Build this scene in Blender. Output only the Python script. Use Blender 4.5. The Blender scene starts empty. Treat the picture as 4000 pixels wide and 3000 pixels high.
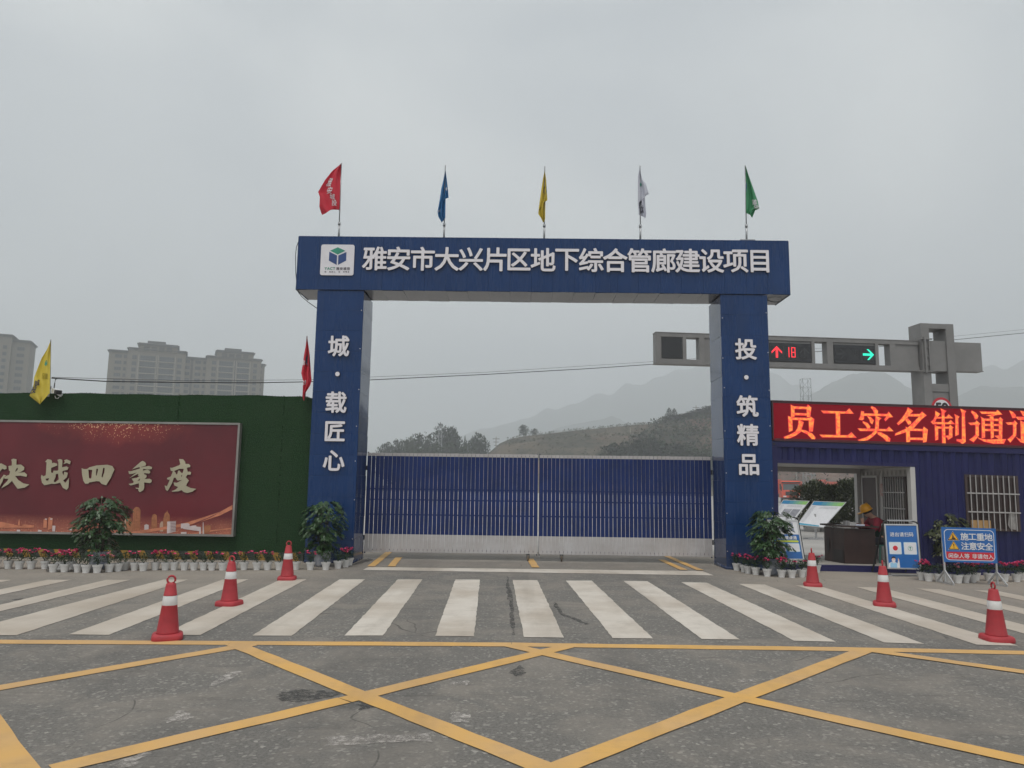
import bpy, math, random
from mathutils import Vector, Matrix
from mathutils.geometry import tessellate_polygon
from mathutils import noise as mnoise

R = math.radians
scene = bpy.context.scene
col = scene.collection
rnd = random.Random(7)

# ------------------------------------------------------------------ camera
FPX, ROLL, PITCHPX, YAWPX, EYE = 2950.0, .0137, 398.0, 30.0, 1.6
Zc = Vector((ROLL*FPX, -FPX, PITCHPX)).normalized()
Yc = Vector((YAWPX, PITCHPX + ROLL*YAWPX, FPX)).normalized()
Xc = Yc.cross(Zc)
CM = Matrix((Xc, Yc, Zc))                       # world = CM @ camera(right, down, forward)
cam_d = bpy.data.cameras.new('camera')
cam = bpy.data.objects.new('camera', cam_d)
col.objects.link(cam)
r_, d_, f_ = CM.col[0], CM.col[1], CM.col[2]
m4 = Matrix.Identity(4)
for i in range(3):
    m4[i][0] = r_[i]; m4[i][1] = -d_[i]; m4[i][2] = -f_[i]
m4[2][3] = EYE
cam.matrix_world = m4
cam_d.sensor_fit = 'HORIZONTAL'
cam_d.sensor_width = 36
cam_d.lens = FPX/4000*36
cam_d.clip_start = .05
cam_d.clip_end = 6000
scene.camera = cam

# ------------------------------------------------------------------ sky, sun, exposure
SUN_EL, SUN_AZ = R(64), R(197)
w = bpy.data.worlds.new('World')
scene.world = w
w.use_nodes = True
nt = w.node_tree
bg = nt.nodes['Background']
sky = nt.nodes.new('ShaderNodeTexSky')
sky.sky_type = 'NISHITA'
sky.sun_disc = False
sky.sun_elevation = SUN_EL
sky.sun_rotation = SUN_AZ
sky.air_density = 1.5
sky.dust_density = 5
hs = nt.nodes.new('ShaderNodeHueSaturation')
hs.inputs['Saturation'].default_value = .25
nt.links.new(sky.outputs[0], hs.inputs['Color'])
tc = nt.nodes.new('ShaderNodeTexCoord')
mp = nt.nodes.new('ShaderNodeMapping')
mp.inputs['Scale'].default_value = (1.0, 1.0, 1.9)
mp.inputs['Rotation'].default_value = (0, .35, .3)
nt.links.new(tc.outputs['Generated'], mp.inputs['Vector'])
ns = nt.nodes.new('ShaderNodeTexNoise')
ns.inputs['Scale'].default_value = 1.7
ns.inputs['Detail'].default_value = 5
ns.inputs['Roughness'].default_value = .42
ns.inputs['Distortion'].default_value = .5
nt.links.new(mp.outputs[0], ns.inputs['Vector'])
rp = nt.nodes.new('ShaderNodeValToRGB')
rp.color_ramp.elements[0].position = .36
rp.color_ramp.elements[0].color = (3.30, 3.66, 4.02, 1)
rp.color_ramp.elements[1].position = .66
rp.color_ramp.elements[1].color = (6.25, 6.50, 6.46, 1)
nt.links.new(ns.outputs['Fac'], rp.inputs[0])
mx = nt.nodes.new('ShaderNodeMix')
mx.data_type = 'RGBA'
mx.inputs[0].default_value = .88
nt.links.new(hs.outputs[0], mx.inputs[6])
nt.links.new(rp.outputs[0], mx.inputs[7])
nt.links.new(mx.outputs[2], bg.inputs[0])
bg.inputs[1].default_value = .125

sd = bpy.data.lights.new('sun', 'SUN')
sd.energy = 1.75
sd.angle = R(35)
sd.color = (1, .965, .91)
so = bpy.data.objects.new('sun', sd)
col.objects.link(so)
sdir = Vector((math.sin(SUN_AZ)*math.cos(SUN_EL), math.cos(SUN_AZ)*math.cos(SUN_EL), math.sin(SUN_EL)))
so.rotation_euler = (-sdir).to_track_quat('-Z', 'Y').to_euler()
so.location = (0, -20, 40)

vs = scene.view_settings
vs.view_transform = 'Standard'
vs.look = 'None'
vs.exposure = .10
vs.gamma = 1
scene.render.engine = 'CYCLES'
cy = scene.cycles
cy.max_bounces = 8
cy.volume_bounces = 3
cy.transparent_max_bounces = 12
cy.use_denoising = True
cy.sample_clamp_indirect = 4

# ------------------------------------------------------------------ photo measuring helpers (pixels of the 4000 x 3000 photo -> places)
def ray(p): return CM @ Vector((p[0]-2000, p[1]-1500, FPX))
def zg(x): return -.0142*min(max(0, x-3.5), 12)
def G(u, v, dz=0):
    d = ray((u, v)); z = dz
    for _ in range(12):
        t = (z-EYE)/d.z
        z = zg(d.x*t)+dz
    return Vector((d.x*t, d.y*t, z))
def PY(u, v, y):
    d = ray((u, v)); t = y/d.y
    return Vector((d.x*t, y, EYE+d.z*t))
def PX(u, v, x):
    d = ray((u, v)); t = x/d.x
    return Vector((x, d.y*t, EYE+d.z*t))
def PP(u, v, o, n):
    d = ray((u, v)); e = Vector((0, 0, EYE))
    return e + d*((o-e).dot(n)/d.dot(n))

# ------------------------------------------------------------------ materials
def lin(c):
    return tuple(((x/255+.055)/1.055)**2.4 if x > 10.3 else x/255/12.92 for x in c)
MATS = {}
def mat(name, c, rough=.6, var=.12, scale=6.0, bump=0.0, bscale=40.0, metal=0.0, spec=.5, coat=0.0, emit=None, es=1.0, c2=None, detail=4):
    if name in MATS: return MATS[name]
    m = bpy.data.materials.new(name); m.use_nodes = True
    t = m.node_tree; b = t.nodes['Principled BSDF']
    co = t.nodes.new('ShaderNodeTexCoord')
    n = t.nodes.new('ShaderNodeTexNoise')
    n.inputs['Scale'].default_value = scale; n.inputs['Detail'].default_value = detail; n.inputs['Roughness'].default_value = .6
    t.links.new(co.outputs['Object'], n.inputs['Vector'])
    r = t.nodes.new('ShaderNodeValToRGB')
    a = tuple(x*(1-var) for x in c) if c2 is None else c
    z = tuple(min(1, x*(1+var)) for x in c) if c2 is None else c2
    r.color_ramp.elements[0].position = .32; r.color_ramp.elements[1].position = .68
    r.color_ramp.elements[0].color = (*a, 1); r.color_ramp.elements[1].color = (*z, 1)
    t.links.new(n.outputs['Fac'], r.inputs[0])
    t.links.new(r.outputs[0], b.inputs['Base Color'])
    b.inputs['Roughness'].default_value = rough
    b.inputs['Metallic'].default_value = metal
    b.inputs['Specular IOR Level'].default_value = spec
    b.inputs['Coat Weight'].default_value = coat
    if bump:
        n2 = t.nodes.new('ShaderNodeTexNoise'); n2.inputs['Scale'].default_value = bscale; n2.inputs['Detail'].default_value = 3
        t.links.new(co.outputs['Object'], n2.inputs['Vector'])
        bp = t.nodes.new('ShaderNodeBump'); bp.inputs['Strength'].default_value = min(1, bump); bp.inputs['Distance'].default_value = .02
        t.links.new(n2.outputs['Fac'], bp.inputs['Height']); t.links.new(bp.outputs[0], b.inputs['Normal'])
    if emit:
        b.inputs['Emission Color'].default_value = (*emit, 1); b.inputs['Emission Strength'].default_value = es
    MATS[name] = m
    return m

def nodes(m): return m.node_tree, m.node_tree.nodes['Principled BSDF']
def N(t, typ, **kw):
    n = t.nodes.new(typ)
    for k, v in kw.items(): n.inputs[k].default_value = v
    return n
def math_n(t, op, a, b=None, clamp=False):
    n = t.nodes.new('ShaderNodeMath'); n.operation = op; n.use_clamp = clamp
    for i, x in enumerate((a, b)):
        if x is None: continue
        if hasattr(x, 'links'): t.links.new(x, n.inputs[i])
        else: n.inputs[i].default_value = x
    return n.outputs[0]
def mixc(t, f, a, b):
    n = t.nodes.new('ShaderNodeMix'); n.data_type = 'RGBA'
    for i, x in ((0, f), (6, a), (7, b)):
        if hasattr(x, 'links'): t.links.new(x, n.inputs[i])
        else: n.inputs[i].default_value = (x if i == 0 else (*x[:3], 1))
    return n.outputs[2]
def ramp(t, x, p0, p1, c0=(0, 0, 0), c1=(1, 1, 1)):
    n = t.nodes.new('ShaderNodeValToRGB'); e = n.color_ramp.elements
    e[0].position = p0; e[1].position = p1; e[0].color = (*c0, 1); e[1].color = (*c1, 1)
    t.links.new(x, n.inputs[0])
    return n.outputs[0]

# ------------------------------------------------------------------ mesh builder
class MB:
    def __init__(s): s.v = []; s.f = []; s.m = []; s.T = None
    def pt(s, p):
        p = Vector(p); s.v.append(s.T(p) if s.T else p); return len(s.v)-1
    def face(s, pts, mi=0):
        s.f.append([s.pt(p) for p in pts]); s.m.append(mi)
    def raw(s, vs, fs, mi=0):
        o = len(s.v)
        for p in vs: s.pt(p)
        for f in fs: s.f.append([o+i for i in f]); s.m.append(mi)
    def box(s, x0, x1, y0, y1, z0, z1, mi=0):
        vs = [(x0, y0, z0), (x1, y0, z0), (x1, y1, z0), (x0, y1, z0), (x0, y0, z1), (x1, y0, z1), (x1, y1, z1), (x0, y1, z1)]
        s.raw(vs, [(0, 3, 2, 1), (4, 5, 6, 7), (0, 1, 5, 4), (1, 2, 6, 5), (2, 3, 7, 6), (3, 0, 4, 7)], mi)
    def bar(s, a, b, wd, hd, mi=0, up=(0, 0, 1)):
        a = Vector(a); b = Vector(b); d = (b-a).normalized(); u = Vector(up)
        if abs(d.dot(u)) > .98: u = Vector((0, 1, 0))
        x = d.cross(u).normalized(); y = x.cross(d).normalized()
        vs = []
        for q in (a, b):
            for i, j in ((-1, -1), (1, -1), (1, 1), (-1, 1)): vs.append(q + x*(i*wd/2) + y*(j*hd/2))
        s.raw(vs, [(0, 3, 2, 1), (4, 5, 6, 7), (0, 1, 5, 4), (1, 2, 6, 5), (2, 3, 7, 6), (3, 0, 4, 7)], mi)
    def tube(s, pts, r, n=8, mi=0, cap=True):
        pts = [Vector(p) for p in pts]; rr = r if isinstance(r, (list, tuple)) else [r]*len(pts)
        rings = []
        for i, p in enumerate(pts):
            d = (pts[min(i+1, len(pts)-1)]-pts[max(i-1, 0)]).normalized()
            u = Vector((0, 0, 1)) if abs(d.z) < .9 else Vector((1, 0, 0))
            x = d.cross(u).normalized(); y = x.cross(d)
            rings.append([s.pt(p + (x*math.cos(2*math.pi*k/n) + y*math.sin(2*math.pi*k/n))*rr[i]) for k in range(n)])
        for a, b in zip(rings, rings[1:]):
            for k in range(n): s.f.append([a[k], a[(k+1) % n], b[(k+1) % n], b[k]]); s.m.append(mi)
        if cap:
            s.f.append(rings[0][::-1]); s.m.append(mi); s.f.append(rings[-1]); s.m.append(mi)
    def lathe(s, prof, n=16, c=(0, 0, 0), mi=0):
        c = Vector(c); rings = []
        for r, z in prof: rings.append([s.pt(c+Vector((r*math.cos(2*math.pi*k/n), r*math.sin(2*math.pi*k/n), z))) for k in range(n)])
        for a, b in zip(rings, rings[1:]):
            for k in range(n): s.f.append([a[k], a[(k+1) % n], b[(k+1) % n], b[k]]); s.m.append(mi)
        s.f.append(rings[0][::-1]); s.m.append(mi); s.f.append(rings[-1]); s.m.append(mi)
    def poly(s, pts, fn, mi=0, holes=(), thick=0.0, off=0.0):
        # flat outline (2D points) placed by fn(a, b, n); optional thickness behind it
        loops = [[Vector((p[0], p[1], 0)) for p in l] for l in [pts]+list(holes)]
        flat = [p for l in loops for p in l]
        o = len(s.v)
        for p in flat: s.pt(fn(p.x, p.y, off))
        for t in tessellate_polygon(loops): s.f.append([o+i for i in t]); s.m.append(mi)
        if thick:
            o2 = len(s.v)
            for p in flat: s.pt(fn(p.x, p.y, off-thick))
            k = 0
            for l in loops:
                for i in range(len(l)):
                    a = k+i; b = k+(i+1) % len(l)
                    s.f.append([o+a, o+b, o2+b, o2+a]); s.m.append(mi)
                k += len(l)

def wloc(o):
    p = Vector((0, 0, 0))
    while o: p = p+o.location; o = o.parent
    return p
def ob(name, mb, mats, parent=None, smooth=False, local=False):
    me = bpy.data.meshes.new(name)
    o0 = wloc(parent) if parent and not local else Vector((0, 0, 0))
    me.from_pydata([tuple(v-o0) for v in mb.v], [], mb.f)
    if not isinstance(mats, (list, tuple)): mats = [mats]
    for m in mats: me.materials.append(m)
    for p, i in zip(me.polygons, mb.m):
        p.material_index = i; p.use_smooth = smooth
    me.update()
    o = bpy.data.objects.new(name, me); col.objects.link(o)
    if parent: o.parent = parent
    return o
def tag(o, label=None, cat=None, group=None, kind=None):
    if label: o['label'] = label
    if cat: o['category'] = cat
    if group: o['group'] = group
    if kind: o['kind'] = kind
    return o
def thing(name, label, cat, loc=(0, 0, 0), group=None, rz=0):
    o = bpy.data.objects.new(name, None); col.objects.link(o); o.location = loc; o.rotation_euler.z = rz
    o.empty_display_size = .2
    return tag(o, label, cat, group)
def dup(o, loc, rz=0, s=1.0, label=None, parent=None):
    c = o.copy(); col.objects.link(c)
    if parent: c.parent = parent
    else:
        c.location = loc; c.rotation_euler.z = rz; c.scale = s if isinstance(s, (tuple, list)) else (s, s, s)
        if label: c['label'] = label
    for ch in o.children: dup(ch, None, parent=c)
    return c
def struct(name, mb, mats, smooth=False):
    return tag(ob(name, mb, mats, None, smooth), kind='structure')

# ------------------------------------------------------------------ lettering
GL = {}
def glyph(ch):
    if ch in GL: return GL[ch]
    c = bpy.data.curves.new('glyph', 'FONT'); c.body = ch; c.resolution_u = 3
    o = bpy.data.objects.new('glyph', c); col.objects.link(o)
    dg = bpy.context.evaluated_depsgraph_get()
    me = bpy.data.meshes.new_from_object(o.evaluated_get(dg))
    vs = [(v.co.x, v.co.y) for v in me.vertices]; fs = [list(p.vertices) for p in me.polygons]
    bpy.data.objects.remove(o); bpy.data.curves.remove(c); bpy.data.meshes.remove(me)
    xs = [a for a, b in vs]; ys = [b for a, b in vs]
    GL[ch] = (vs, fs, (min(xs), max(xs), min(ys), max(ys)))
    return GL[ch]
REF = glyph('国')[2]
EM = max(REF[1]-REF[0], REF[3]-REF[2])
LAT = glyph('H')[2]
def put(mb, ch, fn, cx, cy, size, bold=.02, mi=0, sx=1.0, off=.003, flip=1, step=.00025, n=8, latin=False):
    """one character centred on (cx, cy) of a plane fn(a, b, n); bolder by stacked shifted sheets"""
    vs, fs, bb = glyph(ch)
    k = size/(LAT[3]-LAT[2] if latin else EM)
    mx_, my_ = (bb[0]+bb[1])/2, (bb[2]+bb[3])/2
    if latin: my_ = (LAT[2]+LAT[3])/2
    sh = [(0, 0)] + ([(math.cos(a*2*math.pi/n)*bold*size, math.sin(a*2*math.pi/n)*bold*size) for a in range(n)] if bold else [])
    for i, (dx, dy) in enumerate(sh):
        mb.raw([fn(cx+flip*((x-mx_)*k*sx+dx), cy+(y-my_)*k+dy, off+i*step) for x, y in vs], fs, mi)
def word(mb, s, fn, x0, x1, cy, size, **kw):
    n = len(s)
    for i, ch in enumerate(s):
        if ch == ' ': continue
        put(mb, ch, fn, x0+(x1-x0)*((i+.5)/n), cy, size, **kw)
def quadf(tl, tr, br, bl):
    """plane frame over a quad: a metres from the left, b metres up from the bottom, n metres toward the viewer"""
    tl, tr, br, bl = map(Vector, (tl, tr, br, bl))
    W = ((tr-tl).length+(br-bl).length)/2; H = ((tl-bl).length+(tr-br).length)/2
    nn = (tr-tl).cross(tl-bl).normalized()
    if nn.dot(Vector((0, 0, EYE))-tl) < 0: nn = -nn
    def fn(a, b, n=0):
        a /= W; b /= H
        return bl*(1-a)*(1-b)+br*a*(1-b)+tl*(1-a)*b+tr*a*b+nn*n
    fn.W = W; fn.H = H
    return fn
def rrect(x0, y0, x1, y1, r, n=5):
    out = []
    for cx, cy, a in ((x1-r, y1-r, 0), (x0+r, y1-r, 90), (x0+r, y0+r, 180), (x1-r, y0+r, 270)):
        for i in range(n+1):
            t = R(a+90*i/n); out.append((cx+r*math.cos(t), cy+r*math.sin(t)))
    return out
def circ(cx, cy, r, n=20): return [(cx+r*math.cos(2*math.pi*i/n), cy+r*math.sin(2*math.pi*i/n)) for i in range(n)]

# ================================================================== SETTING: ground, road, yard
def gmat():
    m = bpy.data.materials.new('asphalt'); m.use_nodes = True; t, b = nodes(m)
    co = t.nodes.new('ShaderNodeTexCoord').outputs['Object']
    fine = N(t, 'ShaderNodeTexNoise', Scale=48.0, Detail=5.0, Roughness=.85); t.links.new(co, fine.inputs['Vector'])
    mid = N(t, 'ShaderNodeTexNoise', Scale=1.1, Detail=6.0, Roughness=.65, Distortion=.6); t.links.new(co, mid.inputs['Vector'])
    vor = N(t, 'ShaderNodeTexVoronoi', Scale=42.0); t.links.new(co, vor.inputs['Vector'])
    agg = ramp(t, vor.outputs['Color'], .70, .98)
    base = mixc(t, ramp(t, fine.outputs['Fac'], .3, .7), (.082, .078, .072), (.238, .224, .203))
    base = mixc(t, math_n(t, 'MULTIPLY', agg, .7), base, (.42, .395, .355))
    base = mixc(t, math_n(t, 'MULTIPLY', ramp(t, mid.outputs['Fac'], .45, .62), .6), base, (.255, .228, .196))
    dk = N(t, 'ShaderNodeTexNoise', Scale=.55, Detail=7.0, Roughness=.72, Distortion=1.2); t.links.new(co, dk.inputs['Vector'])
    base = mixc(t, math_n(t, 'MULTIPLY', ramp(t, dk.outputs['Fac'], .60, .74), .45), base, (.05, .05, .05))
    tk_m = t.nodes.new('ShaderNodeMapping'); tk_m.inputs['Scale'].default_value = (1.1, .10, 1); t.links.new(co, tk_m.inputs[0])
    tk_n = N(t, 'ShaderNodeTexNoise', Scale=1.0, Detail=5.0, Roughness=.6, Distortion=.3); t.links.new(tk_m.outputs[0], tk_n.inputs['Vector'])
    base = mixc(t, math_n(t, 'MULTIPLY', ramp(t, tk_n.outputs['Fac'], .50, .68), .38), base, (.075, .073, .070))
    sc_m = t.nodes.new('ShaderNodeMapping'); sc_m.inputs['Scale'].default_value = (.5, 2.6, 1); t.links.new(co, sc_m.inputs[0])
    sc_n = N(t, 'ShaderNodeTexNoise', Scale=2.0, Detail=7.0, Roughness=.75); t.links.new(sc_m.outputs[0], sc_n.inputs['Vector'])
    base = mixc(t, math_n(t, 'MULTIPLY', ramp(t, sc_n.outputs['Fac'], .56, .72), .5), base, (.055, .054, .052))
    # settled dust toward the walls and away from the driven lane
    sp = t.nodes.new('ShaderNodeSeparateXYZ'); t.links.new(co, sp.inputs[0])
    yy = math_n(t, 'MULTIPLY', math_n(t, 'SUBTRACT', sp.outputs['Y'], 9.0), .15)
    xx = math_n(t, 'MULTIPLY', math_n(t, 'SUBTRACT', math_n(t, 'ABSOLUTE', math_n(t, 'SUBTRACT', sp.outputs['X'], .4)), 2.6), .5, True)
    far = math_n(t, 'MULTIPLY', math_n(t, 'SUBTRACT', sp.outputs['Y'], 14.1), .9, True)
    dm = math_n(t, 'MULTIPLY', math_n(t, 'MAXIMUM', xx, math_n(t, 'MULTIPLY', far, .35)), yy, True)
    dm = math_n(t, 'MULTIPLY', dm, math_n(t, 'ADD', .55, mid.outputs['Fac']), True)
    base = mixc(t, math_n(t, 'MULTIPLY', dm, .92), base, (.325, .285, .240))
    wm = N(t, 'ShaderNodeTexNoise', Scale=.7, Detail=2.0); t.links.new(co, wm.inputs['Vector'])
    va = t.nodes.new('ShaderNodeVectorMath'); va.operation = 'MULTIPLY_ADD'
    t.links.new(wm.outputs['Color'], va.inputs[0]); va.inputs[1].default_value = (1.6, 1.6, 0); t.links.new(co, va.inputs[2])
    cr = N(t, 'ShaderNodeTexVoronoi', Scale=.33); cr.feature = 'DISTANCE_TO_EDGE'; t.links.new(va.outputs[0], cr.inputs['Vector'])
    cmask = math_n(t, 'MULTIPLY', math_n(t, 'LESS_THAN', cr.outputs['Distance'], .0022), ramp(t, mid.outputs['Fac'], .5, .6))
    base = mixc(t, math_n(t, 'MULTIPLY', cmask, .55), base, (.03, .03, .03))
    t.links.new(base, b.inputs['Base Color']); b.inputs['Roughness'].default_value = .88; b.inputs['Specular IOR Level'].default_value = .3
    bp = N(t, 'ShaderNodeBump', Strength=.5, Distance=.008); t.links.new(fine.outputs['Fac'], bp.inputs['Height']); t.links.new(bp.outputs[0], b.inputs['Normal'])
    return m
def paint(name, c, worn, dirt):
    m = bpy.data.materials.new(name); m.use_nodes = True; t, b = nodes(m)
    co = t.nodes.new('ShaderNodeTexCoord').outputs['Object']
    n1 = N(t, 'ShaderNodeTexNoise', Scale=2.2, Detail=8.0, Roughness=.75); t.links.new(co, n1.inputs['Vector'])
    n2 = N(t, 'ShaderNodeTexNoise', Scale=60.0, Detail=4.0, Roughness=.7); t.links.new(co, n2.inputs['Vector'])
    n3 = N(t, 'ShaderNodeTexNoise', Scale=.8, Detail=4.0, Roughness=.6); t.links.new(co, n3.inputs['Vector'])
    c1 = mixc(t, math_n(t, 'MULTIPLY', ramp(t, n3.outputs['Fac'], .4, .66), .8), c, dirt)
    c1 = mixc(t, math_n(t, 'MULTIPLY', ramp(t, n1.outputs['Fac'], .5, .72), .4), c1, tuple(x*.62 for x in dirt))
    tm = t.nodes.new('ShaderNodeMapping'); tm.inputs['Scale'].default_value = (1.3, .12, 1); t.links.new(co, tm.inputs[0])
    tn = N(t, 'ShaderNodeTexNoise', Scale=1.0, Detail=4.0, Roughness=.6); t.links.new(tm.outputs[0], tn.inputs['Vector'])
    c1 = mixc(t, math_n(t, 'MULTIPLY', ramp(t, tn.outputs['Fac'], .48, .70), .45), c1, tuple(x*.55 for x in dirt))
    tm2 = t.nodes.new('ShaderNodeMapping'); tm2.inputs['Scale'].default_value = (.7, 5, 1); t.links.new(co, tm2.inputs[0])
    tn2 = N(t, 'ShaderNodeTexNoise', Scale=1.4, Detail=7.0, Roughness=.8); t.links.new(tm2.outputs[0], tn2.inputs['Vector'])
    c1 = mixc(t, math_n(t, 'MULTIPLY', ramp(t, tn2.outputs['Fac'], .56, .74), .5), c1, tuple(x*.7 for x in dirt))
    sp = t.nodes.new('ShaderNodeSeparateXYZ'); t.links.new(co, sp.inputs[0])
    xx = math_n(t, 'MULTIPLY', math_n(t, 'SUBTRACT', math_n(t, 'ABSOLUTE', math_n(t, 'SUBTRACT', sp.outputs['X'], .6)), 2.4), .30, True)
    c1 = mixc(t, math_n(t, 'MULTIPLY', xx, math_n(t, 'ADD', .25, math_n(t, 'MULTIPLY', n3.outputs['Fac'], .6))), c1, tuple(x*.92 for x in dirt))
    wear = math_n(t, 'MULTIPLY', math_n(t, 'ADD', n1.outputs['Fac'], math_n(t, 'MULTIPLY', n2.outputs['Fac'], .6)), 1.0)
    wm = ramp(t, wear, worn, worn+.06)
    c1 = mixc(t, wm, c1, (.16, .155, .15))
    t.links.new(c1, b.inputs['Base Color']); b.inputs['Roughness'].default_value = .75; b.inputs['Specular IOR Level'].default_value = .3
    bp = N(t, 'ShaderNodeBump', Strength=.35, Distance=.006); t.links.new(n2.outputs['Fac'], bp.inputs['Height']); t.links.new(bp.outputs[0], b.inputs['Normal'])
    return m
M_ASPH = gmat()
M_WHITE = paint('white_road_paint', (.61, .56, .495), 1.0, (.45, .385, .315))
M_YEL = paint('yellow_road_paint', (.66, .385, .115), 1.0, (.57, .37, .19))
M_OLD = paint('faded_road_paint', (.48, .445, .41), .95, (.37, .34, .31))

xs = [-60, -30, -15, -8, -4, 0, 3.5, 6, 10, 15.5, 30, 60]
mb = MB()
for a, b in zip(xs, xs[1:]): mb.face([(a, -25, zg(a)), (b, -25, zg(b)), (b, 19, zg(b)), (a, 19, zg(a))])
struct('road', mb, M_ASPH)
M_EARTH = mat('earth', (.16, .14, .10), .95, scale=.05, c2=(.12, .13, .07), detail=8)
mb = MB(); mb.face([(-1880, -115, -.35), (1880, -115, -.35), (1880, 2980, -.35), (-1880, 2980, -.35)])
struct('ground', mb, M_EARTH)
M_CONC = mat('concrete_yard', (.30, .285, .265), .9, scale=.6, c2=(.40, .38, .36), bump=.1, bscale=60, detail=8)
mb = MB()
for a, b in zip(xs, xs[1:]): mb.face([(a, 19, zg(a)), (b, 19, zg(b)), (b, 185, zg(b)), (a, 185, zg(a))])
struct('yard', mb, M_CONC)

# painted markings, draped just above the road
MZ = [.004]
def drape(mb, quad, n=24, m=1, mi=0, jit=.006, h=None):
    """quad of four ground points (near-left, near-right, far-right, far-left)"""
    if h is None: MZ[0] += .0006; h = MZ[0] if MZ[0] < .02 else .004
    a, b, c, d = [Vector((p.x, p.y, 0)) for p in quad]
    ids = []
    for i in range(n+1):
        row = []
        for j in range(m+1):
            s, t = i/n, j/m
            p = a*(1-s)*(1-t)+b*(1-s)*t+c*s*t+d*s*(1-t)
            e = jit if (j in (0, m) or i in (0, n)) else 0
            p = p+Vector((rnd.uniform(-e, e), rnd.uniform(-e, e), 0))
            row.append(mb.pt((p.x, p.y, zg(p.x)+h)))
        ids.append(row)
    for i in range(n):
        for j in range(m): mb.f.append([ids[i][j], ids[i][j+1], ids[i+1][j+1], ids[i+1][j]]); mb.m.append(mi)
def gq(*p): return [G(*q) for q in p]
mb = MB()
ST = [((-205, 2482), (64.6, 2483), (736, 2265), (639, 2265)), ((267, 2480), (425, 2482), (971, 2264), (870, 2265)),
      ((628, 2482), (782, 2482), (1197.5, 2264), (1098, 2264)), ((986, 2484), (1139, 2485), (1426.6, 2264), (1326.6, 2264)),
      ((1345.6, 2484), (1496, 2484), (1651, 2264), (1554, 2264)), ((1700, 2485.5), (1852, 2487), (1875, 2265), (1778.5, 2265)),
      ((2047, 2490.5), (2203, 2492), (2099, 2267), (2002.5, 2266.5)), ((2394, 2494), (2552, 2495.6), (2311, 2269), (2211, 2269)),
      ((2740, 2497.5), (2892, 2500), (2530, 2271.5), (2435, 2270)), ((3104, 2505), (3266, 2508), (2760, 2277), (2662, 2275)),
      ((3453, 2511), (3609.5, 2516.5), (2986, 2284), (2887, 2281.6)), ((3816, 2520), (3976.5, 2524), (3208, 2292), (3108, 2287)),
      ((4172, 2524), (4335, 2530), (3442, 2296), (3344, 2294)), ((4540, 2530), (4700, 2540), (3672, 2303), (3575, 2299)),
      ((4900, 2540), (5070, 2546), (3905, 2311), (3802, 2305)),
      ((-450, 2470), (-330, 2470), (509.5, 2266), (414.5, 2266)), ((-830, 2470), (-690, 2470), (280, 2266), (185, 2266)), ((-1180, 2470), (-1040, 2470), (50, 2266), (-45, 2266))]
for q in ST: drape(mb, gq(*q), 40, 2, h=.005)
drape(mb, gq((1418, 2227), (2788, 2249), (2745, 2232), (1440, 2216)), 2, 40, h=.005)
struct('crosswalk_marking', mb, M_WHITE)
mb = MB()
def ystrip(wd, *pix, seg=.25):
    P = [G(*p) for p in pix]
    MZ[0] += .0006
    for p, q in zip(P, P[1:]):
        d = Vector((q.x-p.x, q.y-p.y, 0)); s = Vector((-d.y, d.x, 0)).normalized()*wd/2
        drape(mb, (p-s, p+s, q+s, q-s), max(2, int(d.length/seg)), 1, h=MZ[0])
ystrip(.185, (-1400, 2490), (-220, 2507), (900, 2513), (2000, 2519), (3350, 2538), (4350, 2558), (5600, 2585))
ystrip(.17, (-800, 2822), (-40, 2695), (480, 2604), (985, 2518))
ystrip(.17, (205, 3007), (1345, 2737), (2240, 2520))
ystrip(.17, (915, 2517), (1410, 2718), (2150, 3012))
ystrip(.17, (1990, 2522), (2885, 2727), (4080, 2992), (4700, 3130))
ystrip(.17, (2140, 3020), (2888, 2729), (3380, 2542))
ystrip(.17, (3400, 2543), (4120, 2644), (5000, 2765))
ystrip(.2, (-420, 2510), (-75, 2800), (100, 3060), (260, 3230))
ystrip(.15, (1449, 2214), (1524, 2154))
ystrip(.15, (1528, 2214), (1559, 2178))
ystrip(.15, (2092, 2218), (2071, 2184))
ystrip(.15, (2672, 2228), (2583, 2188))
ystrip(.15, (2735, 2229), (2605, 2174))
struct('yellow_box_marking', mb, M_YEL)
mb = MB()
def patch(pts, h=.0035):
    c = Vector((0, 0, 0)); P = [G(*p) for p in pts]; out = []
    for i in range(len(P)):
        a, b = P[i], P[(i+1) % len(P)]
        for k in range(6):
            q = a.lerp(b, k/6); out.append((q.x+rnd.uniform(-.02, .02), q.y+rnd.uniform(-.03, .03)))
    mb.poly(out, lambda a, b, n: Vector((a, b, zg(a)+h)))
patch([(1275, 2877), (1680, 2868), (1690, 2896), (1280, 2911)])
patch([(640, 2824), (700, 2774), (748, 2790), (735, 2818)])
patch([(820, 2682), (885, 2626), (940, 2624), (890, 2660)])
patch([(430, 2995), (590, 2925), (600, 2935), (510, 3000)])
patch([(1765, 2665), (1830, 2664), (1828, 2676), (1765, 2674)])
patch([(1765, 2780), (1830, 2790), (1835, 2820), (1755, 2825)])
patch([(2895, 2660), (2945, 2651), (2950, 2660), (2900, 2668)])
patch([(100, 2481), (165, 2481), (165, 2484), (100, 2484)])
struct('worn_marking', mb, M_OLD)
def ragged(m, sc, lo, hi):
    t, b = nodes(m); co = t.nodes.new('ShaderNodeTexCoord').outputs['Object']
    n = N(t, 'ShaderNodeTexNoise', Scale=sc, Detail=7.0, Roughness=.8); t.links.new(co, n.inputs['Vector'])
    t.links.new(ramp(t, n.outputs['Fac'], lo, hi), b.inputs['Alpha'])
ragged(M_OLD, 14.0, .40, .60)
M_STAIN = mat('oil_stain', (.035, .035, .035), .7, c2=(.075, .073, .07), scale=20)
ragged(M_STAIN, 13.0, .42, .62)
mb = MB()
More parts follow.
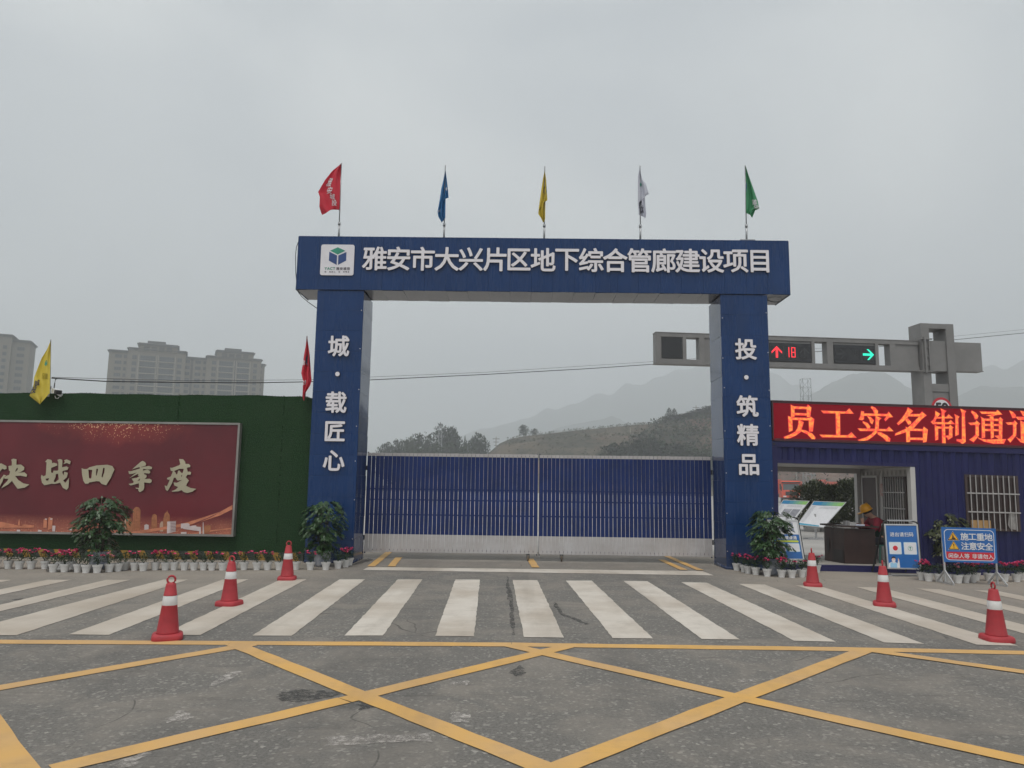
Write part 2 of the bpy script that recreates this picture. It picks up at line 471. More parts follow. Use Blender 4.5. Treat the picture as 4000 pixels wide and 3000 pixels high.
patch([(1075, 2713), (1170, 2690), (1260, 2700), (1340, 2712), (1200, 2742), (1090, 2740)], .003)
patch([(1990, 2625), (2020, 2600), (2040, 2602), (2050, 2635), (2020, 2645)], .003)
patch([(1400, 2745), (1490, 2738), (1480, 2760), (1400, 2775)], .003)
patch([(1983, 2250), (1994, 2300), (2008, 2400), (2012, 2480), (2004, 2480), (1992, 2400), (1984, 2330), (1978, 2290)], .003)
patch([(2162, 2362), (2170, 2354), (2205, 2396), (2300, 2437), (2292, 2442), (2194, 2404)], .003)
patch([(47, 2342), (90, 2337), (95, 2342), (60, 2346)], .003)
patch([(180, 2235), (420, 2236), (500, 2228), (560, 2216), (180, 2212)], .003)
patch([(1370, 2208), (1440, 2180), (1460, 2188), (1420, 2200)], .003)
struct('oil_stain', mb, M_STAIN)

# ================================================================== ENTRANCE GATEWAY
GD = 15.6
def acp(name, c, rough=.24):
    if name in MATS: return MATS[name]
    m = mat(name, c, rough, var=.12, scale=1.3, bump=.16, bscale=1.8, spec=.30)
    t, b = nodes(m); co = t.nodes.new('ShaderNodeTexCoord').outputs['Object']
    mp_ = t.nodes.new('ShaderNodeMapping'); mp_.inputs['Scale'].default_value = (7, 7, .35); t.links.new(co, mp_.inputs[0])
    n = N(t, 'ShaderNodeTexNoise', Scale=1.0, Detail=6.0, Roughness=.7); t.links.new(mp_.outputs[0], n.inputs['Vector'])
    old = b.inputs['Base Color'].links[0].from_socket
    sp = t.nodes.new('ShaderNodeSeparateXYZ'); t.links.new(co, sp.inputs[0])
    c_ = mixc(t, math_n(t, 'MULTIPLY', ramp(t, n.outputs['Fac'], .48, .75), .15), old, (.07, .08, .11))
    spl = math_n(t, 'MULTIPLY', math_n(t, 'SUBTRACT', .75, sp.outputs['Z']), math_n(t, 'ADD', .25, n.outputs['Fac']), True)
    t.links.new(mixc(t, math_n(t, 'MULTIPLY', spl, .55), c_, (.11, .105, .105)), b.inputs['Base Color'])
    r_n = ramp(t, n.outputs['Fac'], .4, .7, (.2, .2, .2), (.42, .42, .42)); t.links.new(r_n, b.inputs['Roughness'])
    return m
M_BLUE = acp('blue_panel', (.006, .034, .122))
M_SOFF = mat('soffit_panel', (.10, .10, .115), .2, var=.15, scale=.8, bump=.25, bscale=1.2, spec=.8)  # underside of the blue cladding; its reflection is put into a greyer base
M_INNER = mat('blue_panel_sky_sheen', (.018, .042, .12), .10, var=.2, scale=1.0, bump=.15, bscale=1.0, spec=.9)  # same blue cladding, base paled for the sky reflection on inner faces
M_DARK = mat('dark_seam', (.006, .018, .06), .5)
M_LET = mat('white_letter', (.74, .71, .745), .55, var=.04)
M_LETE = mat('letter_edge', (.02, .02, .035), .6)
M_STEEL = mat('galvanised_steel', (.36, .37, .38), .4, metal=.7, var=.15, scale=20)
M_BOLT = mat('bolt_head', (.6, .6, .62), .35, metal=.8)
M_BLACK = mat('black_rubber', (.018, .018, .018), .6)
M_WPL = mat('white_panel', (.72, .70, .735), .45, var=.05)
M_GREEN = mat('logo_green', (.03, .26, .17), .5)
M_LBLUE = mat('logo_blue', (.02, .06, .20), .5)
M_GREY = mat('logo_grey', (.10, .09, .11), .6)

def skin(mb, o, ea, eb, en, na, nb, la, lb, tilt=.0025, gap=.0025):
    """a grid of sheet panels with open joints, each sheet very slightly out of true"""
    o, ea, eb, en = map(Vector, (o, ea, eb, en))
    for i in range(na):
        for j in range(nb):
            a0, a1 = la*i/na+gap/2, la*(i+1)/na-gap/2; b0, b1 = lb*j/nb+gap/2, lb*(j+1)/nb-gap/2
            k = 4
            t = [rnd.uniform(-tilt, tilt) for _ in range(4)]; bul = rnd.uniform(0, tilt)
            ids = []
            for q in range(k+1):
                for p in range(k+1):
                    x, y = p/k, q/k
                    h = (t[0]*(1-x)*(1-y)+t[1]*x*(1-y)+t[2]*x*y+t[3]*(1-x)*y)+bul*math.sin(math.pi*x)*math.sin(math.pi*y)
                    ids.append(mb.pt(o+ea*(a0+(a1-a0)*x)+eb*(b0+(b1-b0)*y)+en*(.006+h)))
            for q in range(k):
                for p in range(k):
                    z = q*(k+1)+p; mb.f.append([ids[z], ids[z+1], ids[z+k+2], ids[z+k+1]]); mb.m.append(0)
gate = thing('entrance_gateway', 'tall blue panelled gateway with white lettering on its beam and two pillars', 'gateway', (.42, 16.1, 0))
BX0, BX1, BZ0, BZ1 = -4.80, 5.65, 5.68, 6.83
mb = MB(); mb.box(BX0+.01, BX1-.01, GD+.004, GD+.92, BZ0+.01, BZ1, 1)
skin(mb, (BX0, GD, BZ0), (1, 0, 0), (0, 0, 1), (0, -1, 0), 23, 1, BX1-BX0, BZ1-BZ0)
beam = ob('beam', mb, [M_BLUE, M_DARK], gate, True)
mb = MB(); skin(mb, (BX0, GD+.02, BZ0+.006), (1, 0, 0), (0, 1, 0), (0, 0, -1), 23, 1, BX1-BX0, .9, .006)
ob('soffit', mb, M_SOFF, beam, True)
mb = MB(); mb.box(BX0-.012, BX0, GD-.01, GD+.93, BZ0-.012, BZ1+.012); mb.box(BX1, BX1+.012, GD-.01, GD+.93, BZ0-.012, BZ1+.012)
mb.box(BX0, BX1, GD-.008, GD+.02, BZ1+.0, BZ1+.025)
ob('edge_trim', mb, M_BLUE, beam)
mb = MB()
xz = lambda Y: (lambda a, b, n=0: Vector((a, Y-n, b)))
f = xz(GD)
T1 = '雅安市大兴片区地下综合管廊建设项目'
for i, ch in enumerate(T1):
    t = i/16; p = PY(1465+(2965-1465)*t, 1012+(1023-1012)*t, GD)
    put(mb, ch, f, p.x, p.z, .478, .023, 0, off=.050)
    put(mb, ch, f, p.x, p.z, .478, .034, 1, off=.022)
ob('lettering', mb, [M_LET, M_LETE], beam)
def zm(x, y, Y, x0=1130, y0=900, s=5.53): return PY(x0+x/s, y0+y/s, Y)
def zpts(pts, Y, **k): return [(zm(x, y, Y, **k).x, zm(x, y, Y, **k).z) for x, y in pts]
LY = GD-.03
a, b = zm(695, 305, LY), zm(1385, 975, LY)
mb = MB(); fl = xz(LY); mb.poly(rrect(a.x, b.z, b.x, a.z, .045), fl, 0, thick=.02, off=.008)
logo = ob('logo_panel', mb, M_WPL, gate)
mb = MB()
mb.poly(zpts([(1050, 368), (1215, 443), (1048, 525), (885, 440)], LY), fl, 0, off=.011)
mb.poly(zpts([(868, 462), (1035, 545), (1025, 748), (858, 655)], LY), fl, 1, off=.011)
mb.poly(zpts([(1238, 470), (1062, 545), (1055, 748), (1232, 655)], LY), fl, 1, off=.011)
ob('cube_emblem', mb, [M_GREEN, M_LBLUE], logo)
mb = MB()
for i, ch in enumerate('YACT'):
    p = zm(790+i*60, 826, LY); put(mb, ch, fl, p.x, p.z, .056, .03, 0, off=.010, latin=True)
for i, ch in enumerate('雅安城投'):
    p = zm(1050+i*77, 828, LY); put(mb, ch, fl, p.x, p.z, .060, .03, 1, off=.010)
for i, ch in enumerate('城·载匠心 投·筑精品'):
    if ch in ' ·': continue
    p = zm(782+i*50, 897, LY); put(mb, ch, fl, p.x, p.z, .032, .01, 1, off=.010)
ob('caption', mb, [M_GREEN, M_GREY], logo)
# pillars
for sgn, x0, x1, s, pts in ((0, -4.35, -3.36, '城·载匠心', [(1325, 1353), (1320, 1462), (1315, 1572), (1310.5, 1685), (1306, 1799)]),
                            (1, 4.19, 5.18, '投·筑精品', [(2911, 1365), (2913, 1475), (2917, 1587), (2919, 1699), (2923, 1815)])):
    z0 = zg(x0 if sgn == 0 else x1)
    mb = MB(); mb.box(x0+.01, x1-.01, GD+.03, GD+1.0, z0, BZ0-.02, 1)
    skin(mb, (x0, GD+.025, .02), (1, 0, 0), (0, 0, 1), (0, -1, 0), 1, 13, x1-x0, BZ0-.03)
    ix = x1 if sgn == 0 else x0
    mb.box(x0-.006, x1+.006, GD+.012, GD+1.0, z0, .05)
    pil = ob('pillar', mb, [M_BLUE, M_DARK], gate, True)
    mb = MB(); en = (1, 0, 0) if sgn == 0 else (-1, 0, 0)
    skin(mb, (ix-en[0]*.008, GD+.035, .05), (0, 1, 0), (0, 0, 1), en, 1, 13, .96, BZ0-.08, .006)
    ob('inner_face', mb, M_INNER, pil, True)
    f = xz(GD+.02)
    for ch, p in zip(s, pts):
        mb = MB(); q = PY(*p, GD+.02)
        if ch == '·':
            mb.poly(circ(q.x, q.z, .047), f, 0, off=.045); mb.poly(circ(q.x, q.z, .058), f, 1, off=.02)
        else:
            put(mb, ch, f, q.x, q.z, .405, .028, 0, off=.045); put(mb, ch, f, q.x, q.z, .405, .042, 1, off=.018)
        ob('letter', mb, [M_LET, M_LETE], pil)
    for k in range(7):
        for xx in ((x1-.03,) if sgn == 0 else (x0+.03, x1-.03)):
            mb = MB(); bx, bz = xx+rnd.uniform(-.01, .01), .4+k*.8+rnd.uniform(-.1, .1)
            mb.tube([(bx, GD+.005, bz), (bx, GD+.012, bz)], .011, 6); ob('bolt', mb, M_BOLT, pil)
mb = MB()
mb.tube([PY(*p, GD+.1) for p in ((1166, 944), (1158, 965), (1154.5, 1000), (1155, 1060), (1159, 1105), (1164, 1140), (1180, 1160), (1205, 1181), (1242, 1207))], .008, 5)
ob('cable', mb, M_BLACK, gate, True)
mb = MB()
mb.tube([PY(*p, GD+.4) for p in ((2995, 1170), (3020, 1162), (3045, 1158), (3057, 1166), (3050, 1178), (3025, 1180), (2996, 1173))], .009, 5)
ob('cable', mb, M_BLACK, gate, True)

# ================================================================== GATE LEAVES
M_SLAT = mat('blue_slat', (.006, .021, .110), .5, var=.2, scale=2, spec=.3)
M_SLATW = mat('white_slat', (.40, .37, .36), .5, c2=(.50, .485, .49), scale=2.2, detail=7)
M_RAIL = mat('dark_rail', (.012, .018, .06), .5)
M_TYRE = mat('caster_wheel', (.10, .075, .05), .7)
GY = 16.62
def leaf(x0, x1, n, label, wx, hinge):
    t = thing('gate_leaf', label, 'gate', ((x0+x1)/2, GY, 0), 'leaves of the entrance gate')
    za, zb, zc, zd = .15, .53, 2.215, 2.285
    A, B, C = MB(), MB(), MB()
    for i in range(n):
        p = (x1-x0)/n; a = x0+i*p+.006+rnd.uniform(-.0015, .0015); b = a+p-.0088
        y = GY+rnd.uniform(-.004, .004); zt = zd+(i-n/2)*.0002+rnd.uniform(-.002, .002)
        A.box(a, b, y, y+.012, zb, zc); B.box(a, b, y-.002, y+.012, za, zb); C.box(a, b, y-.002, y+.012, zc, zt)
    ob('slats', A, M_SLAT, t); ob('bottom_band', B, M_SLATW, t); ob('top_band', C, M_SLATW, t)
    rl = MB()
    for z in (.2, .95, 1.27, 1.5, 2.24): rl.box(x0, x1, GY+.014, GY+.05, z-.014, z+.014)
    for x in (x0+.012, x1-.012): rl.box(x-.012, x+.012, GY+.014, GY+.052, .12, 2.3)
    ob('rail', rl, M_RAIL, t)
    br = MB(); br.box(wx-.035, wx+.035, GY-.02, GY+.06, .13, .15)
    for s in (-1, 1): br.bar((wx+s*.032, GY+.02, .14), (wx+s*.03, GY+.0, .05), .006, .03)
    cw = ob('caster', br, M_BLACK, t)
    wh = MB(); wh.tube([(wx-.016, GY-.005, .06), (wx+.016, GY-.005, .06)], .06, 18)
    ob('wheel', wh, M_TYRE, cw, True)
    dr = MB(); e = x1-.06 if hinge < 0 else x0+.012
    dr.tube([(e, GY+.03, .02), (e, GY+.03, .35)], .008, 6)
    ob('drop_bolt', dr, M_STEEL, t)
    h = x0 if hinge < 0 else x1
    for z in (.45, 1.95): hg = MB(); hg.box(h-.03 if hinge < 0 else h, h if hinge < 0 else h+.03, GY, GY+.05, z-.05, z+.05); ob('hinge', hg, M_BLACK, t)
leaf(-3.350, .395, 41, 'blue slatted gate leaf hung from the left pillar, white bands top and bottom', .20, -1)
leaf(.425, 4.165, 42, 'blue slatted gate leaf hung from the right pillar, white bands top and bottom', .92, 1)

# ================================================================== FLAGS
def flagmat(name, c):
    m = mat(name, c, .7, var=.05, scale=3); b = m.node_tree.nodes['Principled BSDF']
    t, _ = nodes(m)
    tr = t.nodes.new('ShaderNodeBsdfTranslucent'); tr.inputs['Color'].default_value = (*c, 1)
    ms = t.nodes.new('ShaderNodeMixShader'); ms.inputs[0].default_value = .35
    out = t.nodes['Material Output']
    t.links.new(b.outputs[0], ms.inputs[1]); t.links.new(tr.outputs[0], ms.inputs[2]); t.links.new(ms.outputs[0], out.inputs['Surface'])
    return m
M_INK = mat('flag_ink', (.03, .03, .06), .7)
M_FW = mat('flag_white_print', (.75, .72, .74), .7)
def flag(label, mt, pole, rows, zoom, Y, folds, amp, lean=0.0, marks=(), standing=True, group='flags along the top of the gateway'):
    x0, y0, s = zoom
    W = lambda p, y=Y: PY(x0+p[0]/s, y0+p[1]/s, y)
    a, b = PY(*pole[0], Y), PY(*pole[1], Y)
    t = thing('flag', label, 'flag', tuple(a), group)
    mb = MB(); k = a.lerp(b, .2)
    mb.tube([a, k], .022, 8); mb.tube([k, b], .012, 8)
    mb.lathe([(.03, -.03), (.03, .03)], 8, tuple(k))
    ob('pole', mb, M_STEEL, t, True)
    if standing:
        mb = MB(); mb.box(a.x-.16, a.x+.16, Y-.1, Y+.1, a.z-.003, a.z+.014); ob('base_plate', mb, M_STEEL, t)
    n = 14; nr = len(rows); m = (nr-1)*4
    rows_w = [(W(p), W(q)) for p, q in rows]
    def surf(u, v, off=0):
        v = min(max(v, 0), .9999)*(nr-1); i = int(v); fr = v-i
        P = rows_w[i][0].lerp(rows_w[i+1][0], fr); Q = rows_w[i][1].lerp(rows_w[i+1][1], fr)
        p = P.lerp(Q, u)
        yn = Y-.03+amp*math.sin(2*math.pi*folds*u+v*.9)*min(1, 3*u+.3)+lean*(v/(nr-1)) - off
        e = Vector((0, 0, EYE)); p = e+(p-e)*(yn/Y)
        p.z += .012*math.sin(5*u+v)
        return p
    mb = MB(); ids = [[mb.pt(surf(i/n, j/m)) for i in range(n+1)] for j in range(m+1)]
    for j in range(m):
        for i in range(n): mb.f.append([ids[j][i], ids[j][i+1], ids[j+1][i+1], ids[j+1][i]]); mb.m.append(0)
    cl = ob('cloth', mb, mt, t, True)
    Wd = max((p-q).length for p, q in rows_w); Hd = (rows_w[0][0]-rows_w[-1][0]).length
    fn = lambda a, b, o=0: surf(min(1, max(0, a/Wd)), 1-b/Hd, .012+o)
    for kind, u, v, size, mm, fl in marks:
        mb = MB()
        if kind == 'hex': mb.poly([(u*Wd+x*size, (1-v)*Hd+y*size) for x, y in ((0, .6), (.5, .3), (.5, -.3), (0, -.6), (-.5, -.3), (-.5, .3))], fn)
        else: put(mb, kind, fn, u*Wd, (1-v)*Hd, size, .02, flip=fl, off=.002)
        ob('emblem' if kind == 'hex' else 'character', mb, mm, cl)
    return t
FR, FB, FY, FW_, FG = flagmat('red_flag_cloth', (.62, .035, .06)), flagmat('blue_flag_cloth', (.04, .19, .42)), flagmat('yellow_flag_cloth', (.70, .55, .075)), flagmat('white_flag_cloth', (.66, .67, .74)), flagmat('green_flag_cloth', (.07, .32, .15))
Z1, Z2 = (1100, 580, 2.212), (2100, 580, 2.212)
FYD = GD+.46
flag('red flag streaming to the left on the gateway, mirrored white characters', FR, ((1323, 934), (1334, 637)),
     [((515, 128), (512, 129)), ((512, 200), (440, 190)), ((509, 280), (375, 275)), ((506, 360), (315, 380)), ((503, 430), (330, 420)), ((501, 490), (326, 500)), ((498, 530), (338, 540)), ((462, 512), (350, 572))], Z1, FYD, 1.3, .06,
     marks=[('雅', .66, .30, .115, M_FW, -1), ('安', .50, .42, .115, M_FW, -1), ('城', .37, .54, .115, M_FW, -1), ('投', .27, .66, .115, M_FW, -1)])
flag('blue flag hanging limp on the gateway, second pole from the left', FB, ((1734, 938), (1739.5, 645)),
     [((1413, 190), (1418, 192)), ((1397, 280), (1428, 270)), ((1380, 350), (1438, 360)), ((1368, 430), (1443, 430)), ((1355, 500), (1417, 436)), ((1347, 540), (1416, 520)), ((1355, 590), (1415, 598)), ((1385, 645), (1408, 605))], Z1, FYD, 2.2, .07,
     marks=[('hex', .8, .27, .06, M_FW, 1), ('安', .2, .72, .07, M_FW, -1)])
flag('yellow flag hanging limp on the gateway, on the middle pole', FY, ((2125.5, 941), (2128, 650)),
     [((60, 195), (64, 195)), ((45, 270), (74, 265)), ((30, 370), (80, 370)), ((20, 440), (85, 452)), ((10, 510), (68, 460)), ((5, 560), (66, 540)), ((30, 600), (66, 600)), ((48, 645), (60, 625))], Z2, FYD, 2.0, .07,
     marks=[('hex', .72, .27, .12, M_LBLUE, 1), ('安', .2, .62, .06, M_INK, -1)])
flag('white flag with mirrored dark characters on the gateway, fourth pole', FW_, ((2501.5, 943), (2500, 648)),
     [((884, 165), (887, 165)), ((870, 230), (893, 220)), ((866, 300), (905, 270)), ((866, 380), (935, 310)), ((866, 450), (962, 395)), ((870, 510), (925, 410)), ((874, 570), (935, 530)), ((885, 585), (940, 560)), ((920, 595), (932, 600))], Z2, FYD, 1.6, .06,
     marks=[('hex', .5, .30, .07, M_GREEN, 1), ('城', .32, .60, .13, M_INK, -1), ('投', .48, .74, .13, M_INK, -1)])
flag('green flag flying to the right on the gateway beside a blue emblem', FG, ((2916.5, 943), (2910.5, 647)),
     [((1795, 150), (1799, 150)), ((1797, 230), (1825, 235)), ((1798, 310), (1850, 310)), ((1800, 390), (1878, 390)), ((1802, 460), (1900, 450)), ((1803, 520), (1917, 518)), ((1805, 558), (1880, 530)), ((1832, 575), (1855, 595))], Z2, FYD, 1.7, .07,
     marks=[('hex', .12, .33, .14, M_LBLUE, 1), ('城', .72, .60, .11, M_FW, -1), ('投', .80, .70, .11, M_FW, -1)])
flag('large yellow flag with black characters standing above the turf wall', FY, ((194, 1560), (198, 1327)),
     [((438, 178), (436, 178)), ((437, 260), (405, 255)), ((436, 340), (360, 330)), ((434, 420), (325, 420)), ((433, 480), (295, 497)), ((432, 550), (290, 555)), ((430, 630), (255, 650)), ((350, 725), (345, 725))], (0, 1250, 2.212), 15.8, 1.2, .05, lean=-.25,
     marks=[('hex', .42, .34, .10, M_GREEN, 1), ('雅', .35, .56, .15, mat('flag_shade_print', (.42, .33, .03), .7), -1), ('城', .80, .69, .13, M_INK, -1), ('投', .90, .78, .13, M_INK, -1)], standing=False, group='flags above the turf wall')
flag('red flag hanging above the turf wall right beside the gateway pillar', FR, ((1189, 1575), (1199, 1313)),
     [((660, 142), (664, 142)), ((650, 230), (675, 225)), ((635, 310), (685, 300)), ((622, 400), (692, 400)), ((612, 455), (697, 470)), ((628, 520), (702, 520)), ((625, 600), (690, 560)), ((622, 660), (650, 625)), ((630, 697), (640, 690))], (900, 1250, 2.212), 15.8, 1.8, .06, lean=-.2,
     marks=[('hex', .72, .30, .16, M_INK, 1), ('城', .1, .33, .08, M_FW, -1), ('投', .15, .66, .09, M_FW, -1)], standing=False, group='flags above the turf wall')

# ================================================================== TURF WALL AND BILLBOARD
def turf():
    m = bpy.data.materials.new('artificial_turf'); m.use_nodes = True; t, b = nodes(m)
    co = t.nodes.new('ShaderNodeTexCoord').outputs['Object']
    n1 = N(t, 'ShaderNodeTexNoise', Scale=42.0, Detail=6.0, Roughness=.85); t.links.new(co, n1.inputs['Vector'])
    n2 = N(t, 'ShaderNodeTexNoise', Scale=1.2, Detail=5.0, Roughness=.6); t.links.new(co, n2.inputs['Vector'])
    mpn = t.nodes.new('ShaderNodeMapping'); mpn.inputs['Scale'].default_value = (3, 1, 60); t.links.new(co, mpn.inputs[0])
    n3 = N(t, 'ShaderNodeTexNoise', Scale=1.0, Detail=2.0); t.links.new(mpn.outputs[0], n3.inputs['Vector'])
    c = mixc(t, ramp(t, n1.outputs['Fac'], .36, .66), (.004, .014, .007), (.040, .095, .038))
    c = mixc(t, math_n(t, 'MULTIPLY', ramp(t, n2.outputs['Fac'], .4, .65), .35), c, (.032, .06, .03))
    c = mixc(t, math_n(t, 'MULTIPLY', ramp(t, n3.outputs['Fac'], .5, .7), .3), c, (.01, .024, .012))
    t.links.new(c, b.inputs['Base Color']); b.inputs['Roughness'].default_value = .9; b.inputs['Specular IOR Level'].default_value = .1
    bp = N(t, 'ShaderNodeBump', Strength=.9, Distance=.02); t.links.new(n1.outputs['Fac'], bp.inputs['Height']); t.links.new(bp.outputs[0], b.inputs['Normal'])
    return m
M_TURF = turf()
WY = 15.75
WT = PY(600, 1541, WY).z
tw = thing('turf_wall', 'high site wall covered in dark green artificial turf left of the gateway', 'wall', (-9, WY, 0))
mb = MB()
nx = 90
for i in range(nx):
    a, b = -30+25.64*i/nx, -30+25.64*(i+1)/nx
    tz = lambda x: WT+.006*math.sin(x*1.9)+.008*math.sin(x*5.3)-(.03*max(0, (x+4.62)/.22)**2 if x > -4.62 else 0)
    for (z0, z1) in ((.10, 1.4), (1.4, 2.6)): mb.face([(a, WY, z0), (b, WY, z0), (b, WY, z1), (a, WY, z1)])
    mb.face([(a, WY, 2.6), (b, WY, 2.6), (b, WY, tz(b)), (a, WY, tz(a))])
    mb.face([(a, WY, tz(a)), (b, WY, tz(b)), (b, WY+.2, tz(b)), (a, WY+.2, tz(a))])
mb.face([(-30, WY+.2, 0), (-4.4, WY+.2, 0), (-4.4, WY+.2, WT-.12), (-30, WY+.2, WT-.12)])
for i in range(2600):
    x = rnd.uniform(-16, -4.45); z = tz(x)-rnd.uniform(0, .015); y = WY+rnd.uniform(-.01, .06)
    mb.face([(x-.006, y, z), (x+.006, y, z), (x+rnd.uniform(-.02, .02), y+rnd.uniform(-.02, .02), z+rnd.uniform(.006, .02))])
for sx in (-7.2, -4.98):
    for i in range(120):
        z = rnd.uniform(.3, WT); mb.face([(sx-.006, WY-.002, z), (sx+.01, WY-.002, z+.01), (sx+rnd.uniform(-.02, .02), WY-.025, z+rnd.uniform(-.01, .03))])
ob('turf_cover', mb, M_TURF, tw)
M_HY, M_HB = mat('hazard_yellow', (.33, .185, .03), .6), mat('hazard_black', (.03, .035, .03), .6)
mb = MB(); mb.box(-30, -4.4, WY-.03, WY+.1, .02, .185, 1)
for i in range(60):
    x = -4.72-i*.345
    mb.poly([(x, .185), (x+.15, .185), (x+.24, .022), (x+.09, .022)], xz(WY-.03), 0, off=.003)
ob('striped_skirting', mb, [M_HY, M_HB], tw)
M_KERB = mat('kerb_stone', (.30, .27, .24), .9, scale=3, c2=(.38, .35, .31), bump=.2)
mb = MB(); mb.box(-30, -4.4, WY-.10, WY+.15, -.05, .02); ob('kerb_base', mb, M_KERB, tw)

def board_mat():
    m = bpy.data.materials.new('red_poster'); m.use_nodes = True; t, b = nodes(m)
    co = t.nodes.new('ShaderNodeTexCoord').outputs['Object']
    sp = t.nodes.new('ShaderNodeSeparateXYZ'); t.links.new(co, sp.inputs[0])
    n1 = N(t, 'ShaderNodeTexNoise', Scale=.7, Detail=4.0); t.links.new(co, n1.inputs['Vector'])
    c = mixc(t, ramp(t, n1.outputs['Fac'], .35, .65), (.105, .014, .020), (.150, .018, .026))
    # printed warm glow along the foot, printed glitter along the head
    foot = ramp(t, math_n(t, 'MULTIPLY', sp.outputs['Z'], 1.0), .02, .36, (1, 1, 1), (0, 0, 0))
    n2 = N(t, 'ShaderNodeTexNoise', Scale=2.5, Detail=6.0, Roughness=.7); t.links.new(co, n2.inputs['Vector'])
    c = mixc(t, math_n(t, 'MULTIPLY', foot, math_n(t, 'MULTIPLY', n2.outputs['Fac'], 1.1)), c, (.62, .22, .13))
    n3 = N(t, 'ShaderNodeTexNoise', Scale=38.0, Detail=1.0); t.links.new(co, n3.inputs['Vector'])
    c = mixc(t, math_n(t, 'MULTIPLY', ramp(t, n3.outputs['Fac'], .62, .7), math_n(t, 'MULTIPLY', foot, .8)), c, (.75, .40, .24))
    xx = math_n(t, 'MULTIPLY', math_n(t, 'SUBTRACT', sp.outputs['X'], 1.05), .27)
    dist = math_n(t, 'SQRT', math_n(t, 'ADD', math_n(t, 'POWER', xx, 2.0), math_n(t, 'POWER', math_n(t, 'SUBTRACT', sp.outputs['Z'], 2.34), 2.0)))
    n5 = N(t, 'ShaderNodeTexNoise', Scale=1.7, Detail=3.0); t.links.new(co, n5.inputs['Vector'])
    head = math_n(t, 'SUBTRACT', math_n(t, 'SUBTRACT', 1.0, math_n(t, 'MULTIPLY', dist, 1.75)), math_n(t, 'MULTIPLY', math_n(t, 'SUBTRACT', n5.outputs['Fac'], .5), 1.2), True)
    c = mixc(t, math_n(t, 'MULTIPLY', head, .55), c, (.46, .07, .045))
    n4 = N(t, 'ShaderNodeTexVoronoi', Scale=26.0); t.links.new(co, n4.inputs['Vector'])
    dots = math_n(t, 'LESS_THAN', n4.outputs['Distance'], math_n(t, 'MULTIPLY', head, .46))
    c = mixc(t, math_n(t, 'MULTIPLY', dots, .85), c, (.86, .52, .30))
    n6 = N(t, 'ShaderNodeTexNoise', Scale=.9, Detail=1.0); t.links.new(co, n6.inputs['Vector'])
    top = math_n(t, 'MULTIPLY', ramp(t, sp.outputs['Z'], .0, 1.0), 0.0)
    t.links.new(c, b.inputs['Base Color']); b.inputs['Roughness'].default_value = .42; b.inputs['Specular IOR Level'].default_value = .45
    return m
M_POST = board_mat()
BY = 15.62
c1, c2 = PY(931, 1660, BY), PY(908, 2088, BY)
BR_, BT_, BB_ = c1.x, c1.z, c2.z
BL_ = -14.2
bd = thing('billboard', 'wide dark red billboard with gold brush characters on the turf wall', 'billboard', (-9.4, BY, BB_))
mb = MB(); mb.box(BL_, BR_, BY, BY+.1, BB_, BT_); pn = ob('poster_panel', mb, M_POST, bd)
mb = MB(); fw = .042
mb.box(BL_-fw, BR_+fw, BY-.02, BY+.11, BT_, BT_+fw); mb.box(BL_-fw, BR_+fw, BY-.02, BY+.11, BB_-fw, BB_)
mb.box(BL_-fw, BL_, BY-.02, BY+.11, BB_, BT_); mb.box(BR_, BR_+fw, BY-.02, BY+.11, BB_, BT_)
ob('frame', mb, mat('aluminium_frame', (.30, .285, .265), .45, metal=.5, var=.2, scale=2), bd)
M_GOLD = mat('champagne_letter', (.48, .43, .30), .35, metal=.35, var=.12, scale=1.2)
M_GOLDE = mat('letter_side', (.05, .02, .02), .6)
CZ = lambda a, b, n=0: PY(a/4.148, 1700+b/4.148, BY-n)
DZ = lambda a, b, n=0: PY(450+a/4.148, 1700+b/4.148, BY-n)
